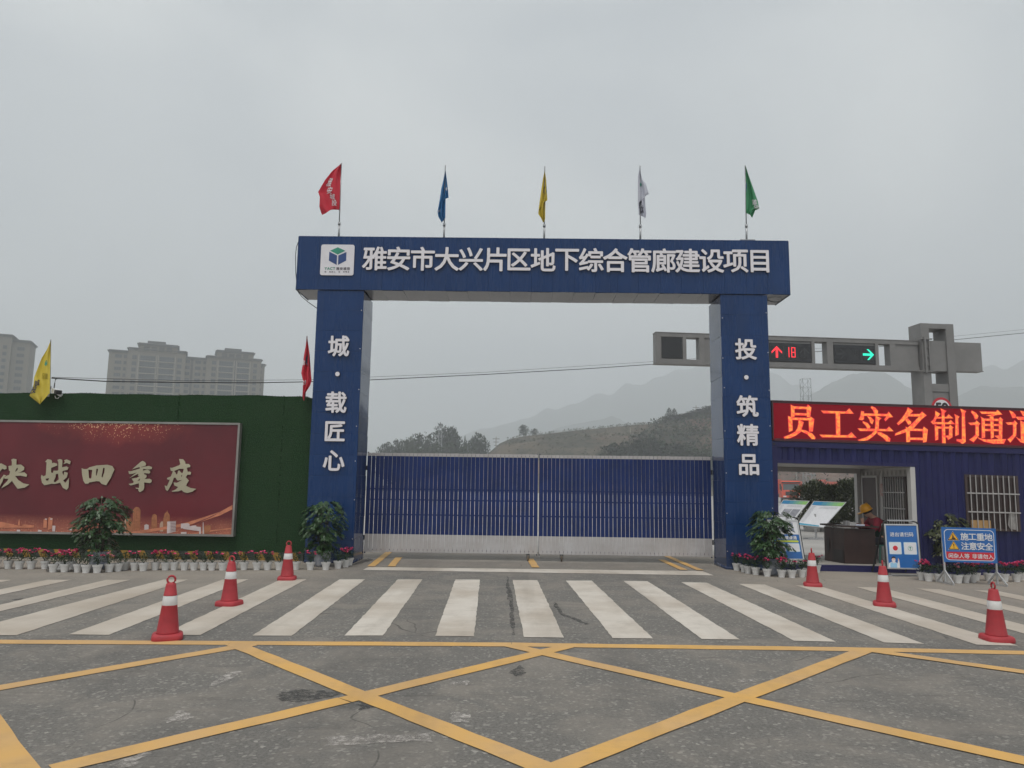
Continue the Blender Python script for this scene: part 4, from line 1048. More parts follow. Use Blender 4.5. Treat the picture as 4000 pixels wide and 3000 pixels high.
M_LEDR = ledmat('led_red_halo', (1.0, .010, .05), (1.0, .02, .06), .75)  # red halo round each character, drawn as a glowing outset outline
led = thing('led_sign', 'long red scrolling LED sign with amber characters on the container roof', 'led sign', tuple(CF((3, 0, CH_))))
LX0, LZ1 = cuv(3021, 1567, -.02); LZ0 = CH_+.035
mb = CM_(); mb.box(LX0, CW+.3, .0, .16, LZ0, LZ1); ob('screen', mb, M_LED, led)
mb = CM_(); mb.box(LX0-.02, CW+.32, -.02, .18, LZ1, LZ1+.02); mb.box(LX0-.03, LX0-.001, -.02, .18, LZ0-.0, LZ1)
mb.box(LX0, CW+.3, -.03, .17, CH_+.002, LZ0-.006); mb.box(LX0+.02, CW+.3, -.012, -.002, LZ0+.0, LZ0+.022); mb.box(LX0+.0, CW+.3, -.010, -.001, LZ1-.035, LZ1)
ob('housing', mb, M_LEDF, led)
mb = CM_(); mb.tube([(LX0-.03, .1, LZ1+.0), (LX0-.35, .12, LZ1-.05)], .012, 6); mb.tube([(LX0-.03, .1, LZ1+.03), (LX0+.25, .1, LZ1+.03)], .012, 6); ob('bracket', mb, M_STEEL, led)
mb = CM_(); mb.tube([(LX0-.02, .0, LZ1-.3), (LX0-.10, .0, LZ1-.42), (LX0-.02, .0, LZ0+.12), (LX0-.05, .02, LZ0)], .008, 5); ob('cable', mb, M_BLACK, led, True)
ZA, ZB = 3000, 3500
LED = [(ZA, [[(395, 185), (455, 215), (455, 385), (400, 395)], [(440, 212), (690, 222), (690, 255), (450, 250)], [(690, 185), (745, 232), (725, 395), (675, 390), (668, 225)], [(450, 325), (690, 335), (690, 365), (450, 360)], [(348, 380), (415, 400), (422, 625), (362, 650)], [(400, 405), (720, 412), (720, 450), (400, 440)], [(735, 390), (795, 432), (770, 640), (712, 642), (705, 430)], [(530, 440), (612, 485), (590, 560), (560, 650), (480, 710), (390, 750), (290, 780), (275, 740), (380, 700), (470, 650), (510, 590), (525, 520)], [(570, 612), (650, 630), (760, 680), (815, 745), (810, 775), (760, 775), (680, 690), (575, 640)]]),
       (ZA, [[(918, 285), (1350, 302), (1405, 250), (1478, 335), (960, 325)], [(1170, 310), (1240, 320), (1245, 705), (1180, 700)], [(892, 700), (1380, 712), (1440, 662), (1525, 748), (935, 740)]]),
       (ZA, [[(1790, 210), (1850, 235), (1898, 290), (1890, 335), (1840, 335), (1815, 270), (1780, 230)], [(1612, 295), (1655, 300), (1655, 430), (1620, 447), (1572, 435), (1600, 375)], [(1620, 333), (2060, 345), (2085, 308), (2155, 392), (2090, 400), (2030, 460), (2012, 435), (2050, 378), (1620, 368)], [(1712, 378), (1770, 395), (1825, 450), (1800, 515), (1770, 490), (1750, 430)], [(1640, 468), (1720, 500), (1765, 560), (1755, 595), (1715, 590), (1690, 540), (1640, 490)], [(1860, 375), (1955, 415), (1915, 450), (1910, 600), (1880, 660), (1810, 730), (1720, 790), (1575, 822), (1560, 790), (1690, 750), (1790, 690), (1850, 610), (1858, 500)], [(1550, 592), (2050, 606), (2090, 565), (2165, 638), (1590, 632)], [(1890, 655), (1960, 665), (2060, 720), (2110, 770), (2100, 825), (2050, 815), (1990, 750), (1900, 690)]]),
       (ZB, [[(205, 230), (290, 290), (240, 340), (190, 410), (110, 480), (40, 530), (20, 505), (90, 430), (150, 350), (190, 280)], [(170, 345), (410, 345), (450, 305), (522, 365), (440, 430), (360, 520), (290, 600), (200, 645), (90, 680), (-15, 712), (-10, 680), (100, 630), (190, 590), (260, 530), (340, 450), (400, 385), (180, 378)], [(160, 440), (200, 420), (260, 480), (255, 515), (215, 525)], [(170, 565), (235, 600), (240, 815), (180, 835)], [(230, 592), (460, 605), (460, 635), (235, 628)], [(480, 565), (545, 612), (525, 815), (470, 835), (462, 610)], [(235, 752), (470, 755), (470, 790), (235, 785)]]),
       (ZB, [[(680, 290), (760, 340), (700, 410), (670, 480), (650, 510), (605, 480), (650, 440), (680, 370)], [(770, 248), (865, 290), (832, 320), (855, 855), (800, 855), (790, 300)], [(700, 395), (870, 395), (910, 352), (985, 415), (690, 418)], [(605, 480), (900, 490), (945, 450), (1015, 515), (640, 515)], [(670, 535), (725, 560), (725, 780), (680, 795)], [(720, 560), (910, 565), (935, 535), (990, 575), (970, 590), (970, 740), (900, 785), (885, 745), (860, 740), (860, 720), (915, 715), (920, 590), (725, 590)], [(1010, 345), (1090, 388), (1070, 420), (1080, 695), (1025, 720), (1028, 400)], [(1110, 250), (1205, 292), (1185, 330), (1200, 820), (1145, 862), (1110, 825), (1050, 805), (1050, 780), (1140, 785), (1140, 330)]]),
       (ZB, [[(1310, 288), (1380, 325), (1420, 380), (1400, 425), (1365, 430), (1345, 370), (1300, 310)], [(1250, 495), (1370, 490), (1390, 455), (1448, 508), (1425, 540), (1430, 710), (1340, 825), (1270, 785), (1330, 745), (1375, 700), (1375, 525), (1290, 530)], [(1450, 300), (1730, 308), (1750, 270), (1832, 348), (1700, 362), (1650, 410), (1610, 410), (1640, 385), (1560, 365), (1680, 345), (1480, 335)], [(1465, 390), (1530, 430), (1535, 745), (1485, 755), (1480, 430)], [(1525, 425), (1775, 428), (1800, 400), (1845, 440), (1835, 460), (1830, 770), (1790, 780), (1700, 720), (1780, 712), (1780, 460), (1525, 455)], [(1525, 515), (1790, 520), (1790, 545), (1525, 543)], [(1525, 602), (1790, 608), (1790, 635), (1525, 632)], [(1630, 400), (1680, 400), (1685, 745), (1640, 768)], [(1400, 720), (1440, 765), (1560, 785), (1895, 778), (1860, 850), (1680, 850), (1520, 815), (1430, 765)]]),
       (ZB, [[(1955, 280), (2020, 310), (2065, 360), (2060, 405), (2015, 410), (1990, 350)], [(1900, 490), (2030, 485), (2050, 455), (2095, 505), (2075, 530), (2075, 705), (1975, 830), (1930, 780), (1980, 740), (2025, 695), (2025, 520), (1935, 525)], [(2065, 390), (2500, 400), (2540, 360), (2610, 440), (2110, 438)], [(2145, 285), (2200, 300), (2250, 360), (2240, 385), (2195, 370)], [(2440, 285), (2500, 320), (2430, 390), (2400, 380)], [(2300, 430), (2360, 430), (2330, 500), (2290, 500)], [(2150, 455), (2215, 490), (2215, 785), (2160, 800)], [(2200, 485), (2450, 490), (2480, 460), (2530, 500), (2510, 790), (2450, 800), (2450, 520), (2200, 515)], [(2200, 580), (2450, 585), (2450, 610), (2200, 608)], [(2200, 670), (2450, 675), (2450, 700), (2200, 698)], [(2200, 750), (2450, 755), (2450, 780), (2200, 780)], [(2060, 720), (2110, 770), (2260, 805), (2560, 800), (2520, 870), (2300, 870), (2150, 825)]])]
def outset(pts, d):
    n = len(pts); ar = sum(pts[i][0]*pts[(i+1) % n][1]-pts[(i+1) % n][0]*pts[i][1] for i in range(n)); sg = 1 if ar > 0 else -1; out = []
    for i in range(n):
        p0, p1, p2 = [Vector(pts[(i+k) % n]) for k in (-1, 0, 1)]
        a = (p1-p0).normalized(); b = (p2-p1).normalized(); na = Vector((a.y, -a.x)); nb = Vector((b.y, -b.x)); m = (na+nb)
        m = m.normalized() if m.length > .2 else na
        out.append(tuple(p1+m*d*sg*min(1.5, 1/max(.5, m.dot(na)))))
    return out
for zx, polys in LED:
    def lf(a, b, n=0):
        x, z = cuv(zx+a/4.424, 1540+b/4.424, -.004); return CF((x, -.004-n, z))
    mb = MB()
    for i, p in enumerate(polys): mb.poly(p, lf, 0, off=.004+i*.0002); mb.poly(outset(p, 8), lf, 1, off=.0005+i*.0002)
    ob('character', mb, [M_LEDO, M_LEDR], led)

# ================================================================== SIGNS IN FRONT OF THE CONTAINER
M_SBLUE = mat('sign_blue', (.02, .13, .40), .4, var=.05)
M_SWHITE = mat('sign_white', (.72, .72, .74), .45, var=.04)
M_SRED = mat('sign_red', (.58, .02, .035), .4)
M_SYEL = mat('sign_yellow', (.80, .42, .03), .4)
M_SBLK = mat('sign_black', (.02, .015, .015), .5)
M_SKY = mat('pale_blue_print', (.30, .55, .75), .5)
M_SKIN = mat('printed_skin', (.75, .52, .42), .5)
M_LIME = mat('lime_print', (.55, .62, .06), .5)
M_ALU = mat('aluminium', (.52, .52, .52), .35, metal=.5, var=.1)
def clear(p, q): return p
# construction warning board on two legs
yw = G(3693, 2280).y
tl, tr, br, bl = PY(3677, 2058.7, yw), PY(3889, 2065, yw-.12), PY(3897, 2200.6, yw-.12), PY(3688, 2195, yw)
f = quadf(tl, tr, br, bl); W, H = f.W, f.H
wsg = thing('warning_sign', 'blue and red construction warning board on a two-legged steel stand', 'sign', tuple(bl.lerp(br, .5)*1.0 - Vector((0, 0, bl.z))))
mb = MB(); mb.poly([(0, 0), (W, 0), (W, H), (0, H)], f, 0, thick=.02)
board = ob('board', mb, M_SBLUE, wsg)
mb = MB(); o_ = rrect(.035, .035, W-.035, H-.035, .07); i_ = rrect(.045, .045, W-.045, H-.045, .065)
mb.poly(o_, f, 0, [i_], off=.0015); ob('border_line', mb, M_SWHITE, board)
mb = MB(); rz_ = H*.30
mb.poly([(.05, rz_), (.05, .09), (.06, .065), (.085, .05), (W-.085, .05), (W-.06, .065), (W-.05, .09), (W-.05, rz_)], f, 0, off=.0025); ob('red_band', mb, M_SRED, board)
mb = MB()
word(mb, '施工重地', f, W*.34, W*.93, H*.745, H*.20, bold=.018, off=.004)
word(mb, '注意安全', f, W*.34, W*.93, H*.475, H*.20, bold=.018, off=.004)
word(mb, '闲杂人等', f, W*.085, W*.485, H*.185, H*.128, bold=.016, off=.004)
word(mb, '非请勿入', f, W*.53, W*.93, H*.185, H*.128, bold=.016, off=.004)
ob('lettering', mb, M_SWHITE, board)
for k, cy_ in enumerate((H*.745, H*.475)):
    mb = MB(); cx_ = W*.205; r = H*.155
    tri = lambda q: [(cx_, cy_+q*.9), (cx_+q, cy_-q*.75), (cx_-q, cy_-q*.75)]
    mb.poly(tri(r*1.06), f, 2, off=.003); mb.poly(tri(r), f, 1, off=.0035); mb.poly(tri(r*.80), f, 0, off=.004)
    if k == 0:
        mb.poly([(cx_-.02*r/.05, cy_-r*.5), (cx_+r*.45, cy_-r*.5), (cx_+r*.15, cy_-r*.15)], f, 1, off=.005)
        mb.poly(circ(cx_-r*.05, cy_+r*.22, r*.10, 8), f, 1, off=.005)
        mb.poly([(cx_-r*.12, cy_+r*.12), (cx_+r*.05, cy_+r*.05), (cx_+r*.12, cy_-r*.15), (cx_-r*.05, cy_-r*.2), (cx_-r*.1, cy_-r*.5), (cx_-r*.22, cy_-r*.5), (cx_-r*.18, cy_-r*.15)], f, 1, off=.0055)
        mb.poly([(cx_-r*.5, cy_-r*.55), (cx_+r*.5, cy_-r*.55), (cx_+r*.5, cy_-r*.48), (cx_-r*.5, cy_-r*.48)], f, 1, off=.0058)
    else:
        mb.poly([(cx_-r*.10, cy_+r*.35), (cx_+r*.10, cy_+r*.35), (cx_+r*.05, cy_-r*.22), (cx_-r*.05, cy_-r*.22)], f, 1, off=.005); mb.poly(circ(cx_, cy_-r*.40, r*.09, 10), f, 1, off=.005)
    ob('hazard_triangle', mb, [M_SYEL, M_SBLK, M_SWHITE], board)
for q, (pt, pb, ff, fb) in enumerate(((tl, bl, G(3726, 2287), G(3662, 2273)), (tr, br, G(3935, 2293), G(3861, 2282)))):
    ix = .022*(1 if q == 0 else -1)
    a = Vector((pb.x+(.03 if q == 0 else -.03), pb.y+.03, pb.z)); up = Vector((pt.x+ix, pt.y+.03, pt.z-.03))
    foot = (ff+fb)/2; foot.z = zg(foot.x)+.02; a2 = Vector((foot.x, foot.y, foot.z+.012))
    mb = MB(); mb.bar(a2, up, .028, .028)
    lg = ob('leg', mb, M_ALU, wsg)
    mb = MB(); e1 = Vector((ff.x, ff.y, zg(ff.x)+.014)); e2 = Vector((fb.x, fb.y, zg(fb.x)+.014)); mb.bar(e1, e2, .028, .026)
    k = a2.lerp(up, .22)
    mb.bar(e1+Vector((0, 0, .012)), k, .024, .024); mb.bar(e2+Vector((0, 0, .012)), k, .024, .024)
    ob('foot', mb, M_ALU, lg)
# A-frame posters
def aframe(corn, label, top, kind):
    tl, tr, br, bl, yb = corn
    lean = .14
    P = [PY(*tl, yb+lean), PY(*tr, yb+lean), PY(*br, yb), PY(*bl, yb)]
    f = quadf(*P); W, H = f.W, f.H
    z0 = zg(P[3].x)
    t = thing('poster_stand', label, 'poster stand', (P[3].lerp(P[2], .5).x, yb, z0), 'standing scan code posters')
    mb = MB(); mb.poly([(0, 0), (W, 0), (W, H), (0, H)], f, 0, thick=.012); pl = ob('poster', mb, M_SBLUE, t)
    mb = MB(); e = .022
    for a0, a1, b0, b1 in ((-.005, W+.005, H-e, H+.005), (-.005, W+.005, -.005, e), (-.005, e, e, H-e), (W-e, W+.005, e, H-e)): mb.poly([(a0, b0), (a1, b0), (a1, b1), (a0, b1)], f, 0, thick=.03, off=.012)
    ob('frame', mb, M_ALU, t)
    for s, a in ((0, -.012), (1, W+.012)):
        mb = MB(); q0, q1 = f(a, H+.04, -.01), f(a, -.02, -.01); dn = (q1-q0).normalized(); g0 = q1+dn*((q1.z-z0-.02)/max(.2, -dn.z))
        mb.bar(q0, g0, .03, .025); b0 = Vector((q0.x, q0.y+.02, q0.z-.05)); b1 = Vector((g0.x, yb+.62, z0+.02)); mb.bar(b0, b1, .028, .022)
        mb.tube([f(a, H+.04, -.01), f(a*.6+W*.5*.4, H+.075, -.015)], .014, 6)
        ob('leg', mb, M_BLACK, t)
    mb = MB(); mb.bar(f(.07, H+.078, -.015), f(W-.07, H+.078, -.015), .03, .03); ob('handle', mb, M_ALU, t)
    q0, q1 = f(.06, -.0, 0), f(W-.06, 0, 0); mb = MB(); mb.bar((q0.x, yb-.02, z0+.03), (q1.x, yb-.02, z0+.03), .03, .03); mb.bar((q0.x-.06, yb-.02, z0+.015), (q1.x+.06, yb-.02, z0+.015), .03, .022, 0); ob('foot_rail', mb, M_ALU, t)
    mb = MB()
    if kind == 2:
        word(mb, '进出请扫码', f, W*.14, W*.86, H*.77, H*.092, bold=.016, off=.004)
        ob('lettering', mb, M_SWHITE, pl)
        cards = ((.09, .47), (.535, .93)); cz0, cz1 = .32, .60
    else:
        mb.poly([(e, H*.64), (W-e, H*.64), (W-e, H-e), (e, H-e)], f, 0, off=.002); hd = ob('white_header', mb, M_SWHITE, pl)
        mb = MB(); word(mb, '防控期间', f, W*.20, W*.84, H*.895, H*.085, bold=.012, off=.004); word(mb, '请扫码进出', f, W*.08, W*.86, H*.765, H*.085, bold=.012, off=.004); ob('lettering', mb, M_LBLUE, pl)
        mb = MB(); word(mb, '天府健康通', f, W*.22, W*.88, H*.555, H*.085, bold=.03, off=.004); ob('caption', mb, M_SWHITE, pl)
        mb = MB(); mb.poly(rrect(W*.2, H*.44, W*.92, H*.49, H*.02), f, 0, off=.003); ob('lime_strip', mb, M_LIME, pl)
        cards = ((.09, .47), (.535, .93)); cz0, cz1 = .20, .42
    for a0, a1 in cards:
        mb = MB(); mb.poly(rrect(W*a0, H*cz0, W*a1, H*cz1, .02), f, 0, off=.003); mb.poly(rrect(W*a0+.008, H*cz0+.008, W*a1-.008, H*cz1-.008, .014), f, 1, off=.0036)
        if kind == 2 and a0 < .3: mb.poly(circ(W*(a0+a1)/2, H*(cz0+cz1)/2, W*.075, 18), f, 2, off=.0042)
        elif kind == 2:
            cx, cy_ = W*(a0+a1)/2, H*(cz0+cz1)/2
            mb.poly(circ(cx, cy_, W*.075, 18), f, 3, [circ(cx, cy_, W*.066, 18)], off=.0042)
            mb.poly([(cx-W*.01, cy_-W*.05), (cx+W*.01, cy_-W*.05), (cx+W*.01, cy_+W*.01), (cx+W*.04, cy_+W*.01), (cx, cy_+W*.055), (cx-W*.04, cy_+W*.01), (cx-W*.01, cy_+W*.01)], f, 3, off=.0042)
        ob('card', mb, [M_SKY, M_SWHITE, M_SRED, M_GREEN], pl)
    # small printed figure of a man in a blue waistcoat pointing up
    mb = MB(); g = lambda pts: [(W*(.02+x*.36), H*(.02+y*.25)) for x, y in pts]
    mb.poly(g([(0, 0), (.1, .42), (.35, .52), (.65, .52), (.8, .40), (.86, .62), (.98, .60), (1, 0)]), f, 1, off=.003)
    mb.poly(g([(.2, 0), (.2, .40), (.38, .50), (.5, .36), (.62, .50), (.78, .40), (.75, 0)]), f, 0, off=.0036)
    mb.poly(g([(.36, .55), (.34, .78), (.42, .9), (.58, .9), (.66, .78), (.63, .55), (.5, .48)]), f, 2, off=.0040); mb.poly(g([(.37, .68), (.63, .68), (.60, .55), (.5, .50), (.40, .55)]), f, 1, off=.0044)
    mb.poly(g([(.33, .76), (.34, .95), (.5, 1.02), (.66, .97), (.67, .78), (.6, .86), (.42, .86)]), f, 3, off=.0046); mb.poly(g([(.86, .60), (.86, .76), (.90, .92), (.93, .76), (.98, .72), (.97, .58)]), f, 2, off=.0036)
    ob('printed_figure', mb, [M_SKY, M_SWHITE, M_SKIN, M_SBLK], pl)
aframe(((3453.8, 2047.5), (3582.5, 2049), (3597, 2224), (3467, 2221), G(3530, 2252).y), 'blue scan code poster stand right of the guard desk', 1, 2)
aframe(((2997, 2031), (3115, 2033), (3141, 2187.5), (3022, 2186), G(3060, 2240).y-.05), 'blue and white scan code poster stand half hidden behind the right pillar shrub', 1, 1)

# ================================================================== DESK, GUARD, THINGS ON THE DESK
def cpt(u, v, d, lift=0.0):
    x, z = cuv(u, v, d); return x
M_DESK = mat('dark_brown_desk', (.040, .022, .019), .45, var=.2, scale=4)
DXa, DXb = cpt(3294, 2202, .5), cpt(3420, 2207, .45)
DXl = cpt(3226, 2184, 1.05)
DT = FZ+.76
desk = thing('reception_desk', 'dark brown angled reception desk in the container porch', 'desk', tuple(CF((DXa, .6, FZ))))
mb = MB(); mb.poly([(DXa, .42), (DXb, .42), (DXb, .47), (DXa+.03, .47), (DXl+.03, 1.12), (DXl, 1.10)], lambda a, b, n: CF((a, b, DT-.03-n)), 0, thick=-(DT-.03-FZ-.0))
dk = ob('front_panel', mb, M_DESK, desk)
mb = MB(); mb.poly([(DXa-.05, .36), (DXb+.06, .36), (DXb+.06, 1.0), (DXa+.25, 1.0), (DXl+.5, 1.45), (DXl-.08, 1.12)], lambda a, b, n: CF((a, b, DT-n)), 0, thick=.035); ob('desk_top', mb, M_DESK, desk)
mb = CM_(); mb.box(DXb-.03, DXb, .47, .95, FZ, DT-.04); mb.box(DXa+.03, DXb-.03, .47, .95, FZ+.1, FZ+.13); ob('side_panel', mb, M_DESK, desk)
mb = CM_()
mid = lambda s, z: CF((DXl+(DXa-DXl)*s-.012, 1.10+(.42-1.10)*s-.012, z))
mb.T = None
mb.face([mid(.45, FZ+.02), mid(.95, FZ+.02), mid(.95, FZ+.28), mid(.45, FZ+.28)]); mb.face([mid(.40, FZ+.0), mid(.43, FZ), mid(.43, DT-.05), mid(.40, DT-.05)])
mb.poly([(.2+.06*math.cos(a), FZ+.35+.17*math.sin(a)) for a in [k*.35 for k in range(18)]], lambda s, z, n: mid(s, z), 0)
ob('kick_shade', mb, M_SBLK, desk)  # flat black sheets; the shade of the recess is put into their colour
def onbox(nm, label, cat, u, d, w_, dd, h, c, group=None, rz=0, c2=None, top=None):
    x = cpt(u, 2055, d); t = thing(nm, label, cat, tuple(CF((x, d, DT))), group)
    mb = CM_(); mb.box(x-w_/2, x+w_/2, d-dd/2, d+dd/2, DT+.001, DT+h); ob('body', mb, mat('m_'+nm+'_'+str(u), c, .6, c2=c2, scale=20), t)
    if top:
        mb = CM_(); mb.box(x-w_/2*.9, x+w_/2*.9, d-dd/2-.002, d-dd/2-.0005, DT+h*.15, DT+h*.85); ob('label_print', mb, mat('m2_'+nm, top, .6), t)
    return t
onbox('paper_stack', 'low stack of grey papers on the left of the desk', 'papers', 3285, .75, .22, .2, .03, (.35, .35, .36))
onbox('card_box', 'grey cardboard box on the desk beside the guard', 'box', 3307, .8, .10, .1, .12, (.30, .29, .28), top=(.34, .33, .33))
onbox('tissue_box', 'white tissue box on the desk in front of the guard', 'box', 3328, .7, .13, .10, .09, (.62, .60, .58), top=(.50, .49, .48))
onbox('name_plate', 'white and blue name plate at the desk front edge', 'name plate', 3358, .42, .19, .06, .065, (.62, .62, .66), top=(.45, .5, .62))

# the guard: one continuous skinned body, clothes as parts
def skinmesh(name, joints, edges, mt, parent, sub=2):
    me = bpy.data.meshes.new(name); me.from_pydata([tuple(p) for p, r in joints], edges, [])
    o = bpy.data.objects.new(name, me); col.objects.link(o)
    md = o.modifiers.new('skin', 'SKIN'); md.use_smooth_shade = True
    for i, (p, r) in enumerate(joints):
        q = me.skin_vertices[0].data[i]; q.radius = (r, r) if not isinstance(r, tuple) else r
    me.skin_vertices[0].data[0].use_root = True
    sb = o.modifiers.new('sub', 'SUBSURF'); sb.levels = sub; sb.render_levels = sub
    dg = bpy.context.evaluated_depsgraph_get()
    m2 = bpy.data.meshes.new_from_object(o.evaluated_get(dg))
    bpy.data.objects.remove(o); bpy.data.meshes.remove(me)
    m2.name = name; m2.materials.clear(); m2.materials.append(mt)
    for p in m2.polygons: p.use_smooth = True
    o = bpy.data.objects.new(name, m2); col.objects.link(o); o.parent = parent
    return o
M_FLESH = mat('skin', (.42, .24, .17), .55, var=.06)
M_RED = mat('red_jacket', (.22, .012, .03), .8, var=.15, scale=9)
M_VEST = mat('green_vest', (.012, .05, .03), .75, scale=8)
M_VREF = mat('vest_reflective', (.45, .47, .45), .5)
M_HELM = mat('yellow_helmet', (.72, .33, .015), .3, var=.05)
M_TROU = mat('dark_trousers', (.02, .022, .03), .85)
gx = cpt(3438, 2060, .95)
gp = CF((gx, .95, FZ))
guard = thing('person', 'person in a yellow hard hat, red jacket and green vest bent over the desk', 'person', tuple(gp))
J = lambda x, y, z: Vector((x, y, z))
# local frame: faces -x (toward the left of the photo)
body = [(J(.06, 0, .48), .10), (J(.03, 0, .66), .11), (J(-.06, 0, .84), .12), (J(-.13, 0, .95), .075), (J(-.19, 0, 1.00), .05), (J(-.25, 0, 1.045), .078), (J(-.275, 0, 1.10), .084), (J(-.33, 0, 1.02), .045),
        (J(-.12, -.17, .90), .055), (J(-.22, -.24, .70), .045), (J(-.42, -.10, .80), .034), (J(-.40, -.07, .90), .026),
        (J(-.12, .17, .90), .055), (J(-.24, .25, .72), .045), (J(-.47, .12, .79), .034), (J(-.52, .06, .80), .026),
        (J(-.02, -.10, .46), .085), (J(-.38, -.11, .47), .062), (J(-.36, -.11, .09), .042), (J(-.47, -.11, .05), .035),
        (J(-.02, .10, .46), .085), (J(-.38, .12, .47), .062), (J(-.34, .12, .09), .042), (J(-.45, .12, .05), .035)]
ed = [(0, 1), (1, 2), (2, 3), (3, 4), (4, 5), (5, 6), (5, 7), (2, 8), (8, 9), (9, 10), (10, 11), (2, 12), (12, 13), (13, 14), (14, 15), (0, 16), (16, 17), (17, 18), (18, 19), (0, 20), (20, 21), (21, 22), (22, 23)]
def fingers(root, dirv, k0):
    dirv = dirv.normalized(); sd_ = dirv.cross(Vector((0, 0, 1))).normalized()
    for i, (o, l) in enumerate(((-.030, .055), (-.010, .066), (.010, .062), (.028, .048))):
        b = len(body); p = body[root][0]+sd_*o+dirv*.03
        body.append((p, .010)); body.append((p+dirv*l*.55+Vector((0, 0, -.006)), .0085)); body.append((p+dirv*l*.85+Vector((0, 0, -.028)), .0075))
        ed.extend([(root, b), (b, b+1), (b+1, b+2)])
    b = len(body); p = body[root][0]-sd_*.035; body.append((p+dirv*.01, .010)); body.append((p-sd_*.018+dirv*.035, .0085)); ed.extend([(root, b), (b, b+1)])
fingers(11, Vector((.02, .04, .09)), 0); fingers(15, Vector((-.09, -.03, -.01)), 1)
skinmesh('body', body, ed, M_FLESH, guard)
jk = [(J(.06, 0, .50), .125), (J(.03, 0, .66), .135), (J(-.06, 0, .83), .145), (J(-.125, 0, .925), .09), (J(-.12, -.17, .90), .072), (J(-.22, -.24, .70), .060), (J(-.405, -.115, .795), .046), (J(-.12, .17, .90), .072), (J(-.24, .25, .72), .060), (J(-.45, .13, .79), .046)]
jk = [(p, r*1.12) for p, r in jk]
skinmesh('jacket', jk, [(0, 1), (1, 2), (2, 3), (2, 4), (4, 5), (5, 6), (2, 7), (7, 8), (8, 9)], M_RED, guard)
vt = [(J(.07, 0, .50), .165), (J(.045, 0, .67), .180), (J(-.04, 0, .82), .180), (J(-.085, 0, .895), .135)]
ve = skinmesh('vest', vt, [(0, 1), (1, 2), (2, 3)], M_VEST, guard)
skinmesh('reflective_strip', [(J(.05, -.168, .53), .026), (J(.035, -.180, .66), .026), (J(-.03, -.182, .80), .026), (J(-.06, -.15, .90), .022)], [(0, 1), (1, 2), (2, 3)], M_VREF, ve, 1)
tr_ = [(J(.06, 0, .47), .12), (J(-.02, -.10, .46), .10), (J(-.38, -.11, .47), .075), (J(-.36, -.11, .12), .06), (J(-.02, .10, .46), .10), (J(-.38, .12, .47), .075), (J(-.34, .12, .12), .06)]
skinmesh('trousers', tr_, [(0, 1), (1, 2), (2, 3), (0, 4), (4, 5), (5, 6)], M_TROU, guard)
hm = MB()
tilt = Matrix.Rotation(R(-24), 4, 'Y')
hT = lambda p: tilt @ p + Vector((-.275, 0, 1.115))
hm.T = hT
hm.lathe([(.122, .0), (.122, .02), (.118, .06), (.10, .105), (.07, .135), (.03, .148), (.004, .15)], 20)
hm.lathe([(.116, -.004), (.140, -.006), (.140, .002), (.120, .012)], 20)
hm.raw([(-.12, -.10, .0), (-.20, -.05, -.012), (-.20, .05, -.012), (-.12, .10, 0), (-.12, -.10, .012), (-.20, -.05, 0), (-.20, .05, 0), (-.12, .10, .012)], [(0, 1, 5, 4), (1, 2, 6, 5), (2, 3, 7, 6), (4, 5, 6, 7), (0, 3, 2, 1)])
for s in (-.03, 0, .03): hm.bar((-.10, s, .10), (.08, s, .135), .012, .02)
hm.T = hT
hh = ob('hard_hat', hm, M_HELM, guard, True, True)
mb = MB(); mb.T = hT
for k in range(5): put(mb, '安', lambda a, b, n=0: Vector((math.sin(a)*.126*1.0, -math.cos(a)*.126, b)), -.1+k*.24, .05, .024, .02, off=0) if k in (1, 2, 3, 4) else None
ob('helmet_print', mb, M_SBLK, hh, False, True)
mb = MB(); mb.lathe([(.10, -.05), (.102, .0), (.09, .02)], 16); 
for i, v in enumerate(mb.v): mb.v[i] = tilt @ (v+Vector((.012, 0, 0))) + Vector((-.275, 0, 1.11))
ob('hair', mb, mat('black_hair', (.012, .01, .01), .6), guard, True, True)
mb = MB()
for s in (-1, 1):
    c = Vector((-.352, s*.032, 1.075)); mb.lathe([(.001, -.008), (.008, 0), (.001, .008)], 8, tuple(c))
ob('eye', mb, M_SBLK, guard, True, True)
mb = MB(); mb.tube([(-.352, 0, 1.07), (-.378, 0, 1.045), (-.358, 0, 1.036)], [.009, .014, .006], 6); ob('nose', mb, M_FLESH, guard, True, True)
M_CHAIR = mat('green_plastic', (.06, .16, .13), .5)
ch = thing('plastic_chair', 'green plastic chair under the seated guard', 'chair', tuple(CF((gx+.08, .95, FZ))))
mb = MB(); mb.box(-.2, .2, -.2, .2, .36, .385); ob('seat', mb, M_CHAIR, ch, False, True)
mb = MB(); mb.box(.19, .215, -.19, .19, .46, .80); ob('backrest', mb, M_CHAIR, ch, False, True)
for a in (-1, 1):
    for b in (-1, 1): mb = MB(); mb.bar((a*.20, b*.19, 0), (a*.17, b*.17, .36), .035, .035); ob('leg', mb, M_CHAIR, ch, False, True)
for b in (-1, 1): mb = MB(); mb.bar((.19, b*.17, .36), (.2, b*.17, .5), .03, .03); ob('back_post', mb, M_CHAIR, ch, False, True)

